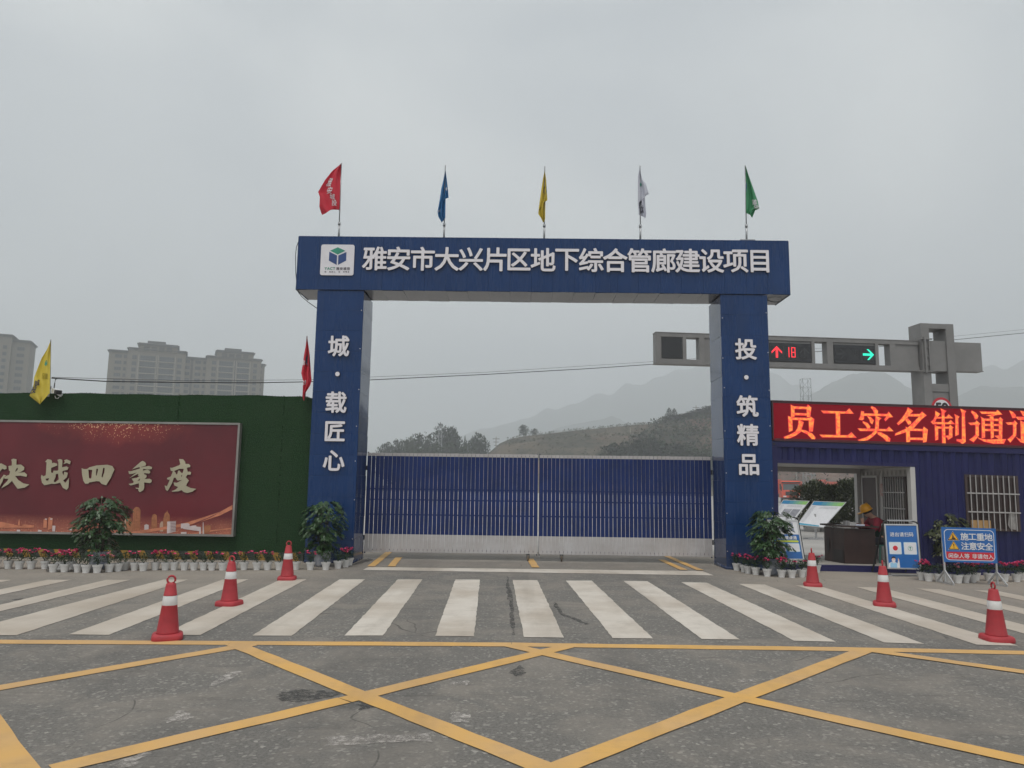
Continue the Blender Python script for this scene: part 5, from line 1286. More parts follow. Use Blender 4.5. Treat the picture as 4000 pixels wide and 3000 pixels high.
# ================================================================== YARD BEHIND THE PORCH
M_HEAD = [mat('board_header_print_'+n, tuple((.02, .21, .42)[i]*(1-k/5)+(.26, .50, .14)[i]*k/5 for i in range(3)), .5, var=.03) for k, n in enumerate(('blue', 'azure', 'teal', 'sea', 'leaf', 'green'))]
M_TXT = mat('printed_text_grey', (.35, .35, .38), .6)
M_PHOTO = mat('printed_photo', (.22, .22, .25), .5, c2=(.42, .42, .46), scale=4)
M_CYAN = mat('board_cyan_print', (.06, .33, .48), .5)
def infoboard(q, label, foot, photo):
    tl, tr, br, bl = [PY(*p) for p in q]
    f = quadf(tl, tr, br, bl); W, H = f.W, f.H
    t = thing('information_board', label, 'notice board', tuple(G(*foot)), 'tilted notice boards in the yard')
    mb = MB(); mb.poly([(0, 0), (W, 0), (W, H), (0, H)], f, 0, thick=.03); pn = ob('panel', mb, M_SWHITE, t)
    mb = MB(); mb.poly([(-.02, -.02), (W+.02, -.02), (W+.02, H+.02), (-.02, H+.02)], f, 0, [[(.012, .012), (W-.012, .012), (W-.012, H-.012), (.012, H-.012)]], thick=.035, off=.008); ob('frame', mb, M_ALU, t)
    mb = MB(); xe = [.012, W*.3, W*.45, W*.55, W*.65, W*.8, W-.012]
    for k in range(6): mb.poly([(xe[k], H*.84), (xe[k+1], H*.84), (xe[k+1], H-.012), (xe[k], H-.012)], f, k, off=.002)
    ob('header_print', mb, M_HEAD, pn)
    mb = MB(); mb.poly([(.012, .012), (W*.8, .012), (W*.8, H*.05), (.012, H*.08)], f, 0, off=.002); ob('footer_print', mb, M_CYAN, pn)
    mb = MB()
    for k in range(16): mb.poly([(W*.04, H*(.78-k*.043)), (W*(.14+.05*rnd.random()), H*(.78-k*.043)), (W*.16, H*(.79-k*.043)), (W*.04, H*(.79-k*.043))], f, 0, off=.002)
    for k in range(3): mb.poly([(W*.3, H*(.78-k*.03)), (W*.9, H*(.78-k*.03)), (W*.9, H*(.786-k*.03)), (W*.3, H*(.786-k*.03))], f, 0, off=.002)
    ob('text_print', mb, M_TXT, pn)
    if photo:
        for a in (.28, .62): mb = MB(); mb.poly([(W*a, H*.28), (W*(a+.31), H*.28), (W*(a+.31), H*.62), (W*a, H*.62)], f, 0, off=.003); ob('photo_print', mb, M_PHOTO, pn)
    g = G(*foot); m = bl.lerp(tr, .5)
    mb = MB(); mb.bar((g.x, g.y, g.z+.03), (g.x, g.y, m.z-.02), .05, .05); ob('post', mb, M_ALU, t)
    mb = MB(); mb.bar((g.x-.35, g.y-.2, g.z+.03), (g.x+.35, g.y-.2, g.z+.03), .05, .05); mb.bar((g.x-.35, g.y+.25, g.z+.03), (g.x+.35, g.y+.25, g.z+.03), .05, .05); mb.bar((g.x, g.y-.2, g.z+.03), (g.x, g.y+.25, g.z+.03), .05, .05); ob('foot', mb, M_ALU, t)
yb_ = G(3188, 2108).y
infoboard(((3180, 1958.4, yb_+.35), (3303, 1963, yb_+.55), (3217, 2060, yb_-.2), (3115, 2049.6, yb_-.4)), 'plain white notice board with blue and green header, right of two in the yard', (3188, 2108), False)
infoboard(((3060, 1953.6, yb_+1.6), (3160, 1958, yb_+1.8), (3090, 2046, yb_+1.1), (2999, 2040, yb_+.9)), 'white notice board with printed photos, left of two in the yard', (3075, 2098), True)
M_HEDGE = leafmat('hedge_leaf', (.028, .040, .016), (.075, .085, .034), .5)
M_WFL = mat('white_flower', (.70, .66, .66), .6)
def hedge(loc, label, seed, s=1.0, src=None):
    if src: return dup(src, loc, seed*1.3, s, label)
    rnd.seed(seed)
    t = thing('flowering_shrub', label, 'shrub', loc, 'flowering shrubs in white planters in the yard')
    mb = MB(); mb.lathe([(.30, 0), (.36, .38), (.40, .40), (.40, .45), (.34, .45)], 20); ob('planter', mb, M_POT, t, True, True)
    lf = MB(); fl_ = MB()
    for k in range(3600):
        v = rv(); v = v.normalized()*(v.length**.5); p = Vector((v.x*.85, v.y*.85, 1.22+v.z*.85+.12*math.sin(5*v.x)))
        leaf_quad(lf, p, v+rv()*.8, Vector((0, 0, 1)), rnd.uniform(.12, .19), .075)
    for k in range(60):
        v = rv().normalized(); v.z = -abs(v.z)*.6+.1; p = Vector((v.x*.85, v.y*.85, .95+v.z*.7))
        for q in range(5): leaf_quad(fl_, p, rv(), Vector((0, 0, 1)), .06, .06)
    mb = MB(); mb.tube([(0, 0, .4), (.03, 0, 1.3)], .035, 6); ob('stem', mb, M_BARK, t, False, True)
    ob('foliage', lf, M_HEDGE, t, False, True); ob('blossoms', fl_, M_WFL, t, False, True)
    return t
hy = G(3250, 2078).y
hx = lambda u: (u-2000-30*0)/2950*hy
h0 = hedge((hx(3120), hy, zg(15)), 'flowering shrub in a white planter behind the left notice board', 41)
for i, (u, dy, s, lab) in enumerate(((3178, .4, .95, 'flowering shrub in a white planter between the two notice boards'), (3240, .1, 1.02, 'flowering shrub in a white planter behind the right notice board'), (3300, .5, 1.05, 'flowering shrub in a white planter beside the white porch post'), (3370, .2, 1.0, 'flowering shrub in a white planter mostly hidden behind the porch post'))):
    hedge((hx(u), hy+dy, zg(15)), lab, 42+i, s, h0)
rnd.seed(123)
M_TRK = mat('truck_orange', (.62, .075, .03), .4, var=.1)
M_TRKD = mat('truck_dark', (.02, .02, .022), .6)
M_TGL = mat('truck_glass', (.06, .075, .08), .1, spec=.8)
def truck(loc, rz, label, src=None):
    if src: return dup(src, loc, rz, 1, label)
    t = thing('dump_truck', label, 'truck', loc, 'orange dump trucks on the site', rz)
    mb = MB(); pr = [(-1.1, .7), (-1.1, 1.55), (-.95, 2.75), (-.7, 2.95), (.9, 2.95), (1.0, 2.8), (1.0, .7)]
    for s in (-1.22, 1.22): mb.poly(pr, lambda a, b, n, s=s: Vector((s, a, b)), 0)
    for a, b in zip(pr, pr[1:]+pr[:1]): mb.face([(-1.22, *a), (1.22, *a), (1.22, *b), (-1.22, *b)])
    cab = ob('cab', mb, M_TRK, t, False, True)
    mb = MB(); g = lambda x, z: (x, -1.1+(z-1.55)/1.2*.15-.012, z)
    mb.face([g(-1.05, 1.72), g(1.05, 1.72), g(1.0, 2.52), g(-1.0, 2.52)]); ob('windscreen', mb, M_TGL, cab, False, True)
    for s in (-1, 1):
        mb = MB(); mb.face([(s*1.23, -.85, 1.75), (s*1.23, .5, 1.75), (s*1.23, .5, 2.5), (s*1.23, -.72, 2.5)]); ob('side_window', mb, M_TGL, cab, False, True)
        mb = MB(); mb.box(s*1.30-.06, s*1.30+.06, -1.3, -1.2, 1.6, 2.2); ob('mirror', mb, M_TRKD, cab, False, True)
        mb = MB(); mb.box(s*.85-.2, s*.85+.2, -1.14, -1.10, .78, .95); ob('headlight', mb, M_REFL, cab, False, True)
    mb = MB(); mb.box(-1.2, 1.2, -1.2, -1.02, 2.62, 2.80); ob('sun_visor', mb, M_TRKD, cab, False, True)
    mb = MB(); mb.box(-1.22, 1.22, -1.2, -1.0, .45, .72); mb.box(-.75, .75, -1.125, -1.10, 1.0, 1.5); ob('bumper', mb, M_TRKD, t, False, True)
    mb = MB(); mb.box(-.45, .45, -1.0, 7.0, .75, 1.05); ob('chassis', mb, M_TRKD, t, False, True)
    mb = MB(); mb.box(-1.25, 1.25, 1.35, 1.45, 1.2, 3.0); mb.box(-1.25, -1.17, 1.45, 7.2, 1.2, 2.5); mb.box(1.17, 1.25, 1.45, 7.2, 1.2, 2.5); mb.box(-1.17, 1.17, 1.45, 7.2, 1.2, 1.3); mb.box(-1.17, 1.17, 7.1, 7.2, 1.3, 2.4)
    for k in range(7):
        for s in (-1.29, 1.25): mb.box(s, s+.04, 1.6+k*.85, 1.72+k*.85, 1.2, 2.5)
    ob('dump_body', mb, M_TRK, t, False, True)
    for y in (-.3, 4.4, 5.8):
        for s in (-1, 1):
            mb = MB(); mb.tube([(s*1.2, y, .5), (s*.85, y, .5)], .5, 20); wl = ob('wheel', mb, M_TRKD, t, True, True)
            mb = MB(); mb.tube([(s*1.215, y, .5), (s*1.19, y, .5)], .26, 14); ob('rim', mb, M_STEEL, wl, False, True)
    return t
tk = truck(PY(3085, 1919, 104)*1.0, -.16, 'orange dump truck facing the gate beside the container porch')
tk.location.z = zg(15)
p_ = PY(3180, 1900, 190); truck(Vector((p_.x+1, 190, 1.2)), -1.45, 'distant orange dump truck with its cab to the left below the hill', tk)
p_ = PY(3052, 1900, 194); truck(Vector((p_.x-2, 194, 1.2)), -1.4, 'distant orange dump truck farthest left, only its long body showing in the porch', tk)

# ================================================================== TRAFFIC SIGNAL GANTRY
GA = R(6.2)
GO = PY(2563, 1358, 24.3); GX = Vector((math.cos(GA), math.sin(GA), 0)); GN = Vector((-math.sin(GA), math.cos(GA), 0))
def guv(u, v, d=0.0):
    p = PP(u, v, GO+GN*d, GN)-GO
    return p.x*GX.x+p.y*GX.y, p.z
GF = lambda p: Vector((GO.x, GO.y, GO.z))+GX*p[0]+GN*p[1]+Vector((0, 0, p[2]))
def GM_():
    m = MB(); m.T = GF; return m
M_GAN = mat('gantry_grey_paint', (.18, .176, .172), .5, scale=1.5, c2=(.225, .218, .212), bump=.05, bscale=8)
M_GDK = mat('signal_housing', (.028, .03, .034), .5)
M_LENS = mat('signal_lens_off', (.020, .021, .024), .25)
M_LOFF = mat('signal_symbol_off', (.035, .037, .04), .4)
M_SR = mat('signal_red', (.1, .01, .01), .5, var=.02, emit=(1, .035, .05), es=1.3)
M_SG = mat('signal_green', (.01, .1, .08), .5, var=.02, emit=(.03, 1, .62), es=1.05)
zt, zb = guv(3000, 1312.9)[1], guv(3000, 1428.9)[1]
gan = thing('signal_gantry', 'grey box gantry of overhead traffic signals rising behind the container', 'traffic signal', tuple(GF((guv(3650, 1390)[0], .3, -GO.z))))
S = lambda u: guv(u, 1390)[0]
mb = GM_(); TH = .34
chord = .13
mb.box(S(2563), S(3590), 0, TH, zt-chord, zt); mb.box(S(2563), S(3590), 0, TH, zb, zb+chord)
for a, b in ((2563, 2582), (2668, 2682), (2733, 2753), (3172, 3184), (3232, 3256), (3420, 3433), (3478, 3500)): mb.box(S(a), S(b), .002, TH-.002, zb+chord, zt-chord)
for a, b in ((2582, 2668), (2753, 3172), (3256, 3420), (3500, 3590)): mb.box(S(a), S(b), .035, TH-.03, zb+chord, zt-chord)
ob('arm', mb, M_GAN, gan)
mb = GM_(); mb.box(S(2563)-.01, S(3590), -.012, TH+.01, zb-.03, zb-.001); mb.box(S(2563)-.01, S(3590), -.012, TH+.01, zt+.001, zt+.02); ob('arm_flange', mb, M_GAN, gan)
MX0, MX1 = S(3594), S(3722); mz1 = guv(3650, 1267)[1]; MZB = -GO.z
lw = S(3613)-S(3582)
mb = GM_()
mb.box(MX0, MX0+lw, -.12, .55, MZB, mz1); mb.box(MX1-lw, MX1, -.12, .55, MZB, mz1)
mb.box(MX0+lw, MX1-lw, -.115, .545, mz1-.17, mz1-.003); mb.box(MX0+lw, MX1-lw, -.06, .49, zb-.02, zt+.02)
z5 = guv(3660, 1501)[1]; mb.box(MX0+lw, MX1-lw, -.09, .52, z5-.26, z5); mb.box(MX0+lw, MX1-lw, -.06, .49, MZB, z5-.26)
ob('mast', mb, M_GAN, gan)
mb = GM_(); mb.box(MX1+.002, S(3836), .02, TH, guv(3780, 1447)[1], guv(3780, 1338)[1]); mb.box(MX1+.002, S(3838), .0, TH+.02, guv(3780, 1447)[1]-.03, guv(3780, 1447)[1]-.002); ob('counterweight_box', mb, M_GAN, gan)
mb = GM_()
for z in (zt+.05, zb-.05): mb.box(S(3570), S(3632), -.18, -.125, z-.015, z+.015)
mb.box(S(3600), S(3606), -.2, -.125, zb-.1, zt+.12); mb.box(S(3618), S(3622), -.17, -.125, zb, zt)
for z in (zb+.15, zb+.45, zb+.75): mb.box(S(3606), S(3624), -.165, -.13, z, z+.02)
ob('clamp', mb, M_GAN, gan)
gfl = lambda d: (lambda a, b, n=0: GF((a, d-n, b)))
mb = GM_(); mb.box(S(2586), S(2666), .015, .034, zb+.16, zt-.15); ob('message_panel', mb, M_LENS, gan)
def seg7(mb, ch, x, z, w, h, fn, off):
    on = {'1': 'bc', '8': 'abcdefg'}[ch]; t = w*.2
    R_ = dict(a=(x, z+h-t, x+w, z+h), d=(x, z, x+w, z+t), g=(x, z+h/2-t/2, x+w, z+h/2+t/2), b=(x+w-t, z+h/2, x+w, z+h), c=(x+w-t, z, x+w, z+h/2), f=(x, z+h/2, x+t, z+h), e=(x, z, x+t, z+h/2))
    for i, k in enumerate(on): q = R_[k]; mb.poly([(q[0], q[1]), (q[2], q[1]), (q[2], q[3]), (q[0], q[3])], fn, 0, off=off+i*.0005)
def arrow(cx, cz, h, rot):
    p = [(0, .5), (.46, .04), (.46, -.14), (.10, .20), (.10, -.5), (-.10, -.5), (-.10, .20), (-.46, -.14), (-.46, .04)]
    c, s = math.cos(rot), math.sin(rot); return [(cx+(x*c-y*s)*h, cz+(x*s+y*c)*h) for x, y in p]
for (ua, ub, kinds) in ((3007, 3169, ('up_red', '18', 'up_off')), (3258, 3418, ('right_off', '88_off', 'right_green'))):
    zc = (guv((ua+ub)/2, 1341+(ua-3007)*.0295)[1]+guv((ua+ub)/2, 1412+(ua-3007)*.0295)[1])/2; hh_ = (guv(3088, 1341)[1]-guv(3088, 1412)[1])/2
    mb = GM_(); mb.box(S(ua), S(ub), -.01, .034, zc-hh_, zc+hh_); hd = ob('signal_head', mb, M_GDK, gan)
    wd = (S(ub)-S(ua))/3
    for i, k in enumerate(kinds):
        cx = S(ua)+wd*(i+.5); q = wd*.42; fn = gfl(-.012)
        mb = MB(); mb.poly([(cx-q, zc-q), (cx+q, zc-q), (cx+q, zc+q), (cx-q, zc+q)], fn, 0, off=.002)
        if k == 'up_off': mb.poly(arrow(cx, zc, q*1.8, 0), fn, 1, off=.004)
        if k == 'right_off': mb.poly(arrow(cx, zc, q*1.8, -math.pi/2), fn, 1, off=.004)
        if k == '88_off': seg7(mb, '8', cx-q*.6, zc-q*.75, q*.5, q*1.5, fn, .004); seg7(mb, '8', cx+q*.1, zc-q*.75, q*.5, q*1.5, fn, .004); mb.m = [0]+[1 if j else 0 for j in range(1, len(mb.m))]
        ln = ob('lens', mb, [M_LENS, M_LOFF], hd)
        mb = MB()
        if k == 'up_red': mb.poly(arrow(cx, zc, q*1.95, 0), fn, 0, off=.006); ob('red_arrow', mb, M_SR, hd)
        if k == '18': seg7(mb, '1', cx-q*.95, zc-q*.85, q*.72, q*1.7, fn, .006); seg7(mb, '8', cx+q*.1, zc-q*.85, q*.72, q*1.7, fn, .006); ob('countdown', mb, M_SR, hd)
        if k == 'right_green': mb.poly(arrow(cx, zc, q*1.95, -math.pi/2), fn, 0, off=.006); ob('green_arrow', mb, M_SG, hd)
c_ = guv(3677, 1595, -.1); rs = guv(3717, 1595, -.1)[0]-c_[0]
sps = thing('speed_limit_sign', 'round red rimmed speed limit sign on the gantry mast, half hidden', 'road sign', tuple(GF((c_[0], -.1, c_[1]))))
fn = gfl(-.13)
mb = MB(); mb.poly(circ(c_[0], c_[1], rs, 36), fn, 0, thick=.02); pl = ob('plate', mb, mat('sign_red_rim', (.50, .02, .035), .45), sps)
mb = MB(); mb.poly(circ(c_[0], c_[1], rs*.78, 36), fn, 0, off=.003); ob('white_disc', mb, M_SWHITE, pl)
mb = MB()
for ch_, dx in (('5', -.32), ('0', .30)): put(mb, ch_, fn, c_[0]+dx*rs, c_[1], rs*.95, .05, off=.005, latin=True)
ob('numerals', mb, M_SBLK, pl)

# ================================================================== OVERHEAD CABLE
cb = tag(ob('overhead_cable', (lambda m: (m.tube([PY(u, v, y) for u, v, y in ((202, 1477, 16.2), (416, 1490, 17.5), (723, 1494, 19), (995, 1495.5, 21), (1180, 1492, 22.5), (1447, 1484, 24.5), (1900, 1462.5, 27), (2300, 1440, 29), (2637, 1417, 30.5), (3185, 1374, 33), (3440, 1354, 34.5), (3730, 1327, 36), (4100, 1291, 38))], .013, 5), m.tube([PY(u, v-5-(u/900), y) for u, v, y in ((202, 1479, 16.2), (723, 1493, 19), (1180, 1490, 22.5), (1900, 1461, 27), (2637, 1415, 30.5), (3440, 1350, 34.5), (4100, 1287, 38))], .005, 4), m)[-1])(MB()), M_BLACK, None, True), 'thin black overhead cable pair sagging across behind the gateway', 'cable')

# ================================================================== APARTMENT BLOCKS
M_APW = mat('beige_render', (.165, .145, .115), .85, var=.08, scale=.15)
M_APL = mat('pale_band', (.31, .285, .24), .85, var=.06)
M_APR = mat('roof_grey', (.075, .073, .075), .7)
M_APD = mat('recess_shade', (.05, .047, .045), .8)  # shade of recesses and crown openings, put on flat strips as dark colour
M_APG = mat('apartment_glass', (.018, .026, .034), .25, spec=.35, c2=(.06, .075, .08), scale=.25)
M_APF = mat('grey_window_wall', (.085, .087, .09), .7)
def block(o, ang, label, secs, nf, top):
    """secs: (kind, s0, s1, forward, roof height); windows per section list; all in metres along the front"""
    ca, sa = math.cos(ang), math.sin(ang)
    T = lambda p: Vector((o.x+p[0]*ca-p[1]*sa, o.y+p[0]*sa+p[1]*ca, p[2]))
    t = thing('apartment_building', label, 'building', (o.x, o.y, 0))
    wl, bd_, rf = MB(), MB(), MB(); wl.T = bd_.T = rf.T = T
    win = {}; nw = 0
    def window(s0, s1, y, z, h, kind):
        nonlocal nw
        w_ = s1-s0; key = (round(w_, 1), round(h, 1), kind)
        loc = T(((s0+s1)/2, y, z))
        if key not in win:
            m = MB(); g = MB()
            n = max(1, round(w_/1.1))
            for i in range(n): m.box(-w_/2+i*w_/n, -w_/2+i*w_/n+.09, -.06, .02, 0, h)
            m.box(w_/2-.09, w_/2, -.06, .02, 0, h); m.box(-w_/2, w_/2, -.06, .02, h-.1, h); m.box(-w_/2, w_/2, -.08, .02, -.08, .04)
            if kind == 'b': m.box(-w_/2, w_/2, -.05, .02, h*.36, h*.42)
            f_ = ob('window', m, M_APF, None, False); g.box(-w_/2+.05, w_/2-.05, -.01, .0, .03, h-.05)
            p_ = ob('pane', g, M_APG, f_)
            win[key] = f_; c = f_
        else:
            c = win[key].copy(); col.objects.link(c)
            for q in win[key].children: d = q.copy(); col.objects.link(d); d.parent = c
        c.parent = t; c.location = loc-Vector((o.x, o.y, 0)); c.rotation_euler.z = ang; nw += 1
    for k, (s0, s1, y, zr, wins) in enumerate(secs):
        wl.box(s0, s1, y, y+14, -1 if wins else zr-3.4, zr)
        rf.box(s0-.7, s1+.7, y-.8, y+14.7, zr, zr+.35); rf.box(s0-.3, s1+.3, y-.35, y+14.3, zr-.5, zr-.003)
        rf.box(s0-.1, s1+.1, y-.1, y+14.1, zr+.35, zr+.7)
        for fl in range(nf):
            z = top-3-fl*3.0
            for (kind, a, b) in wins:
                if kind == 'n': window(a, b, y-.02, z+.5, 1.9, 'n')
                elif kind == 's': window(a, b, y-.02, z+.8, 1.6, 's')
                elif kind == 'b': window(a, b, y-.03, z+.15, 2.35, 'b')
        for (kind, a, b) in wins:
            if kind == 'd': bd_.box(a, b, y-.03, y+.1, -1, min(zr, top), 1)
            if kind == 'b':
                for fl in range(nf+6): z = top-3-fl*3.0; bd_.box(a-.5, b+.5, y-.55, y+.3, z-.28, z+.05, 0)
                bd_.box(a-.75, a-.45, y-.72, y+.2, -1, top, 0); bd_.box(b+.45, b+.75, y-.72, y+.2, -1, top, 0)
    for k, (s0, s1, y, zr, wins) in enumerate(secs):
        if not wins:
            for j in range(4): bd_.box(s0+2+(s1-s0-4)*(j+.1)/4, s0+2+(s1-s0-4)*(j+.85)/4, y-.04, y+.1, zr-3.0, zr-.9, 1)
            rf.box((s0+s1)/2-5, (s0+s1)/2+3, 3, 9, zr+.7, zr+2.4)
    ob('wall', wl, M_APW, t); ob('balcony_slabs', bd_, [M_APL, M_APD], t); ob('roof', rf, M_APR, t)
    return t
AA = R(24); AO = PY(416, 1560, 350); AD = Vector((math.cos(AA), math.sin(AA), 0)); AN = Vector((-math.sin(AA), math.cos(AA), 0))
def au(zx, zy, x0=0):
    p = PP(x0+zx/2.212, 1250+zy/2.212, AO, AN)
    return (p-AO).dot(AD), p.z
su = lambda zx, x0=0: au(zx, 400, x0)[0]
zw = au(1000, 265)[1]; zt1 = au(1160, 248)[1]; zc1 = au(1350, 218)[1]; zl = au(1690, 325)[1]; zt2 = au(1830, 318)[1]; zc2 = au(2020, 280)[1]; zr2 = au(280, 385, 900)[1]
secs = [(su(930), su(1100), 1.0, zw, [('s', su(985), su(1045)), ('s', su(1062), su(1088))]),
        (su(1100), su(1600), 0, zt1, [('n', su(1136), su(1176)), ('b', su(1206), su(1338)), ('d', su(1344), su(1366)), ('b', su(1374), su(1500)), ('n', su(1528), su(1568))]),
        (su(1185), su(1525), -.4, zc1, []),
        (su(1600), su(1785), 3.0, zl, [('s', su(1600), su(1640)), ('d', su(1648), su(1668)), ('s', su(1685), su(1736)), ('s', su(1755), su(1780))]),
        (su(1785), su(265, 900), 0, zt2, [('n', su(1828), su(1868)), ('b', su(1893), su(2012)), ('d', su(2018), su(2040)), ('b', su(60, 900), su(160, 900)), ('n', su(198, 900), su(230, 900))]),
        (su(1868), su(195, 900), -.4, zc2, []),
        (su(240, 900), su(300, 900), 2.0, zr2, [('s', su(245, 900), su(277, 900))])]
secs[2] = (secs[2][0], secs[2][1], -.4, zc1, []); top1 = au(1270, 300)[1]
block(AO, AA, 'wide beige apartment block with two crowned towers above the turf wall', secs, 7, top1)
BO = PY(0, 1560, 330); AO2, AA2 = BO, R(24)
def bu(zx, zy):
    p = PP(zx/2.212, 1250+zy/2.212, BO, AN); return (p-BO).dot(AD), p.z
sb_ = lambda zx: bu(zx, 350)[0]
secs = [(sb_(-320), sb_(84), 0, bu(50, 135)[1], [('s', sb_(12), sb_(50)), ('n', sb_(-60), sb_(-15)), ('b', sb_(-220), sb_(-100))]), (sb_(84), sb_(240), 2.0, bu(160, 178)[1], [('s', sb_(130), sb_(196))])]
block(BO, AA, 'tall beige apartment tower cut off by the left photo edge', secs, 9, bu(160, 215)[1])
# tower crane jib far behind
q = [PY(*p, 420) for p in ((105, 1358), (136, 1365), (112, 1369))]
tcr = thing('tower_crane', 'far tower crane whose pale jib shows beside the left apartment tower', 'crane', (q[0].x-8, 420, 0))
mb = MB(); b0 = Vector((q[0].x-8, 420, q[0].z)); mb.tube([b0, q[1]], .28, 4); mb.tube([b0-Vector((0, 0, 1.4)), q[1]], .28, 4)
for k in range(9): mb.tube([b0.lerp(q[1], k/9), (b0-Vector((0, 0, 1.4))).lerp(q[1], (k+.5)/9)], .15, 4)
ob('jib', mb, M_APL, tcr)
mb = MB(); mb.tube([(b0.x, 420, 0), (b0.x, 420, b0.z+6)], .7, 4); ob('mast', mb, M_APL, tcr)

# ================================================================== HILL, TREES, TOWERS
CREST = [(1700, 1850), (1860, 1808), (1905, 1780), (1935, 1748), (1965, 1727), (2045, 1706), (2200, 1687), (2400, 1668), (2560, 1655), (2610, 1645), (2700, 1635), (2800, 1625), (2950, 1620), (3100, 1625), (3400, 1640), (3800, 1650), (4300, 1665)]
HY = 300.0
cw_ = [PY(u, v, HY) for u, v in CREST]
def crest(x):
    for a, b in zip(cw_, cw_[1:]):
        if a.x <= x <= b.x: return a.z+(b.z-a.z)*(x-a.x)/(b.x-a.x)
    return cw_[0].z if x < cw_[0].x else cw_[-1].z
def hill(x, y):
    xs_ = x*HY/max(y, 150) if y < HY else x          # slope runs back along lines of sight so the crest stays where it stands
    c = max(0, crest(xs_))
    if y < 180: return -.3
    if y < 188: return -.3+1.5*(y-180)/8
    if y < 204: return 1.2
    t = min(1, (y-204)/(HY-204)); f = 1-(1-t)**1.35
    n = 1.3*mnoise.noise(Vector((x*.03, y*.03, 1)))+.7*mnoise.noise(Vector((x*.11, y*.09, 5)))+.9*math.sin(y*.20+x*.02+2*mnoise.noise(Vector((x*.02, y*.02, 8))))
    z = 1.2+(c-1.2)*f+n*min(1, t*4)*min(1, (1-t)*5)
    if y > HY: z = c-(y-HY)*.35
    if c < 6: z = min(z, 1.2+(c-1.2)*f)
    return max(z, -.3)
M_HILL = None
def hillmat():
    m = bpy.data.materials.new('hill_grass_and_soil'); m.use_nodes = True; t, b = nodes(m)
    co = t.nodes.new('ShaderNodeTexCoord').outputs['Object']
    n1 = N(t, 'ShaderNodeTexNoise', Scale=.045, Detail=8.0, Roughness=.65, Distortion=.5); t.links.new(co, n1.inputs['Vector'])
    n2 = N(t, 'ShaderNodeTexNoise', Scale=.5, Detail=6.0, Roughness=.7); t.links.new(co, n2.inputs['Vector'])
    n3 = N(t, 'ShaderNodeTexNoise', Scale=.028, Detail=5.0, Roughness=.6); t.links.new(co, n3.inputs['Vector'])
    c = mixc(t, ramp(t, n2.outputs['Fac'], .35, .65), (.024, .032, .018), (.085, .074, .050))
    c = mixc(t, ramp(t, n1.outputs['Fac'], .46, .60), c, (.125, .100, .068))
    c = mixc(t, math_n(t, 'MULTIPLY', ramp(t, n3.outputs['Fac'], .55, .64), .8), c, (.155, .092, .066))
    sp = t.nodes.new('ShaderNodeSeparateXYZ'); t.links.new(co, sp.inputs[0])
    cut = math_n(t, 'MULTIPLY', math_n(t, 'MULTIPLY', math_n(t, 'SUBTRACT', sp.outputs['X'], 56.0), .12, True), math_n(t, 'MULTIPLY', math_n(t, 'SUBTRACT', sp.outputs['Z'], 3.0), .4, True))
    c = mixc(t, math_n(t, 'MULTIPLY', cut, math_n(t, 'ADD', .25, math_n(t, 'MULTIPLY', n2.outputs['Fac'], .9))), c, (.20, .105, .075))
    t.links.new(c, b.inputs['Base Color']); b.inputs['Roughness'].default_value = .95
    bp = N(t, 'ShaderNodeBump', Strength=.8, Distance=1.2); t.links.new(n2.outputs['Fac'], bp.inputs['Height']); t.links.new(bp.outputs[0], b.inputs['Normal'])
    return m
mb = MB(); ids = []
gx_ = [-40+i*3.2 for i in range(106)]; gy_ = [176, 180, 184, 188, 196, 204]+[204+(HY-204)*k/24 for k in range(1, 25)]+[312, 330, 360, 400]
for y in gy_: ids.append([mb.pt((x*(.62+.38*min(1, y/HY)), y, hill(x*(.62+.38*min(1, y/HY)), y))) for x in gx_])
for j in range(len(gy_)-1):
    for i in range(len(gx_)-1): mb.f.append([ids[j][i], ids[j][i+1], ids[j+1][i+1], ids[j+1][i]]); mb.m.append(0)
struct('hill', mb, hillmat(), True)
M_TRUNK = mat('tree_bark', (.06, .05, .04), .9, scale=3)
M_CR = [leafmat('tree_leaf_dark', (.012, .026, .011), (.035, .058, .022), .7), leafmat('tree_leaf_mid', (.020, .038, .014), (.05, .078, .030), .7), leafmat('tree_leaf_dry', (.045, .045, .022), (.10, .088, .045), .8)]
def clump(mb, c, r, n, s, flat=1.0):
    for _ in range(n):
        v = rv(); v = v.normalized()*v.length**.45
        p = c+Vector((v.x*r, v.y*r, v.z*r*flat)); d = (v+rv()*.9)
        leaf_quad(mb, p, d, Vector((0, 0, 1)), s*rnd.uniform(.7, 1.4), s*rnd.uniform(.6, 1.0))
def crown(mb, h, w_, kind, seed):
    rnd.seed(seed)
    if kind == 'cone':
        for k in range(26):
            t = k/26; z = h*(.12+.86*t); r = w_*.5*(1-t)**.8*(1 if k % 2 else .78)
            for a in range(int(5+9*(1-t))):
                an = rnd.uniform(0, 6.28); p = Vector((r*.75*math.cos(an), r*.75*math.sin(an), z-.03*h*rnd.random())); clump(mb, p, r*.34+.05, 10, h*.035, .4)
    else:
        nb = {'dense': 17, 'tall': 15, 'bush': 14}[kind]
        for k in range(nb):
            t = (k+.5)/nb; an = k*2.4+rnd.uniform(-.4, .4)
            z = h*((.16 if kind == 'tall' else .30)+(.76 if kind == 'tall' else .63)*t) if kind != 'bush' else h*(.22+.66*t)
            e = w_*.5*math.sin(math.pi*min(.98, .22+.70*t)); rr = e*rnd.uniform(.35, .95); r = w_*rnd.uniform(.16, .28)*(1 if t < .8 else .7)
            c = Vector((rr*math.cos(an), rr*math.sin(an), z))
            clump(mb, c, r, 190, max(.3, w_*.062), .85)
            for q in range(3): clump(mb, c+rv().normalized()*r*1.05, r*.35, 16, max(.22, w_*.04))
TB = {}
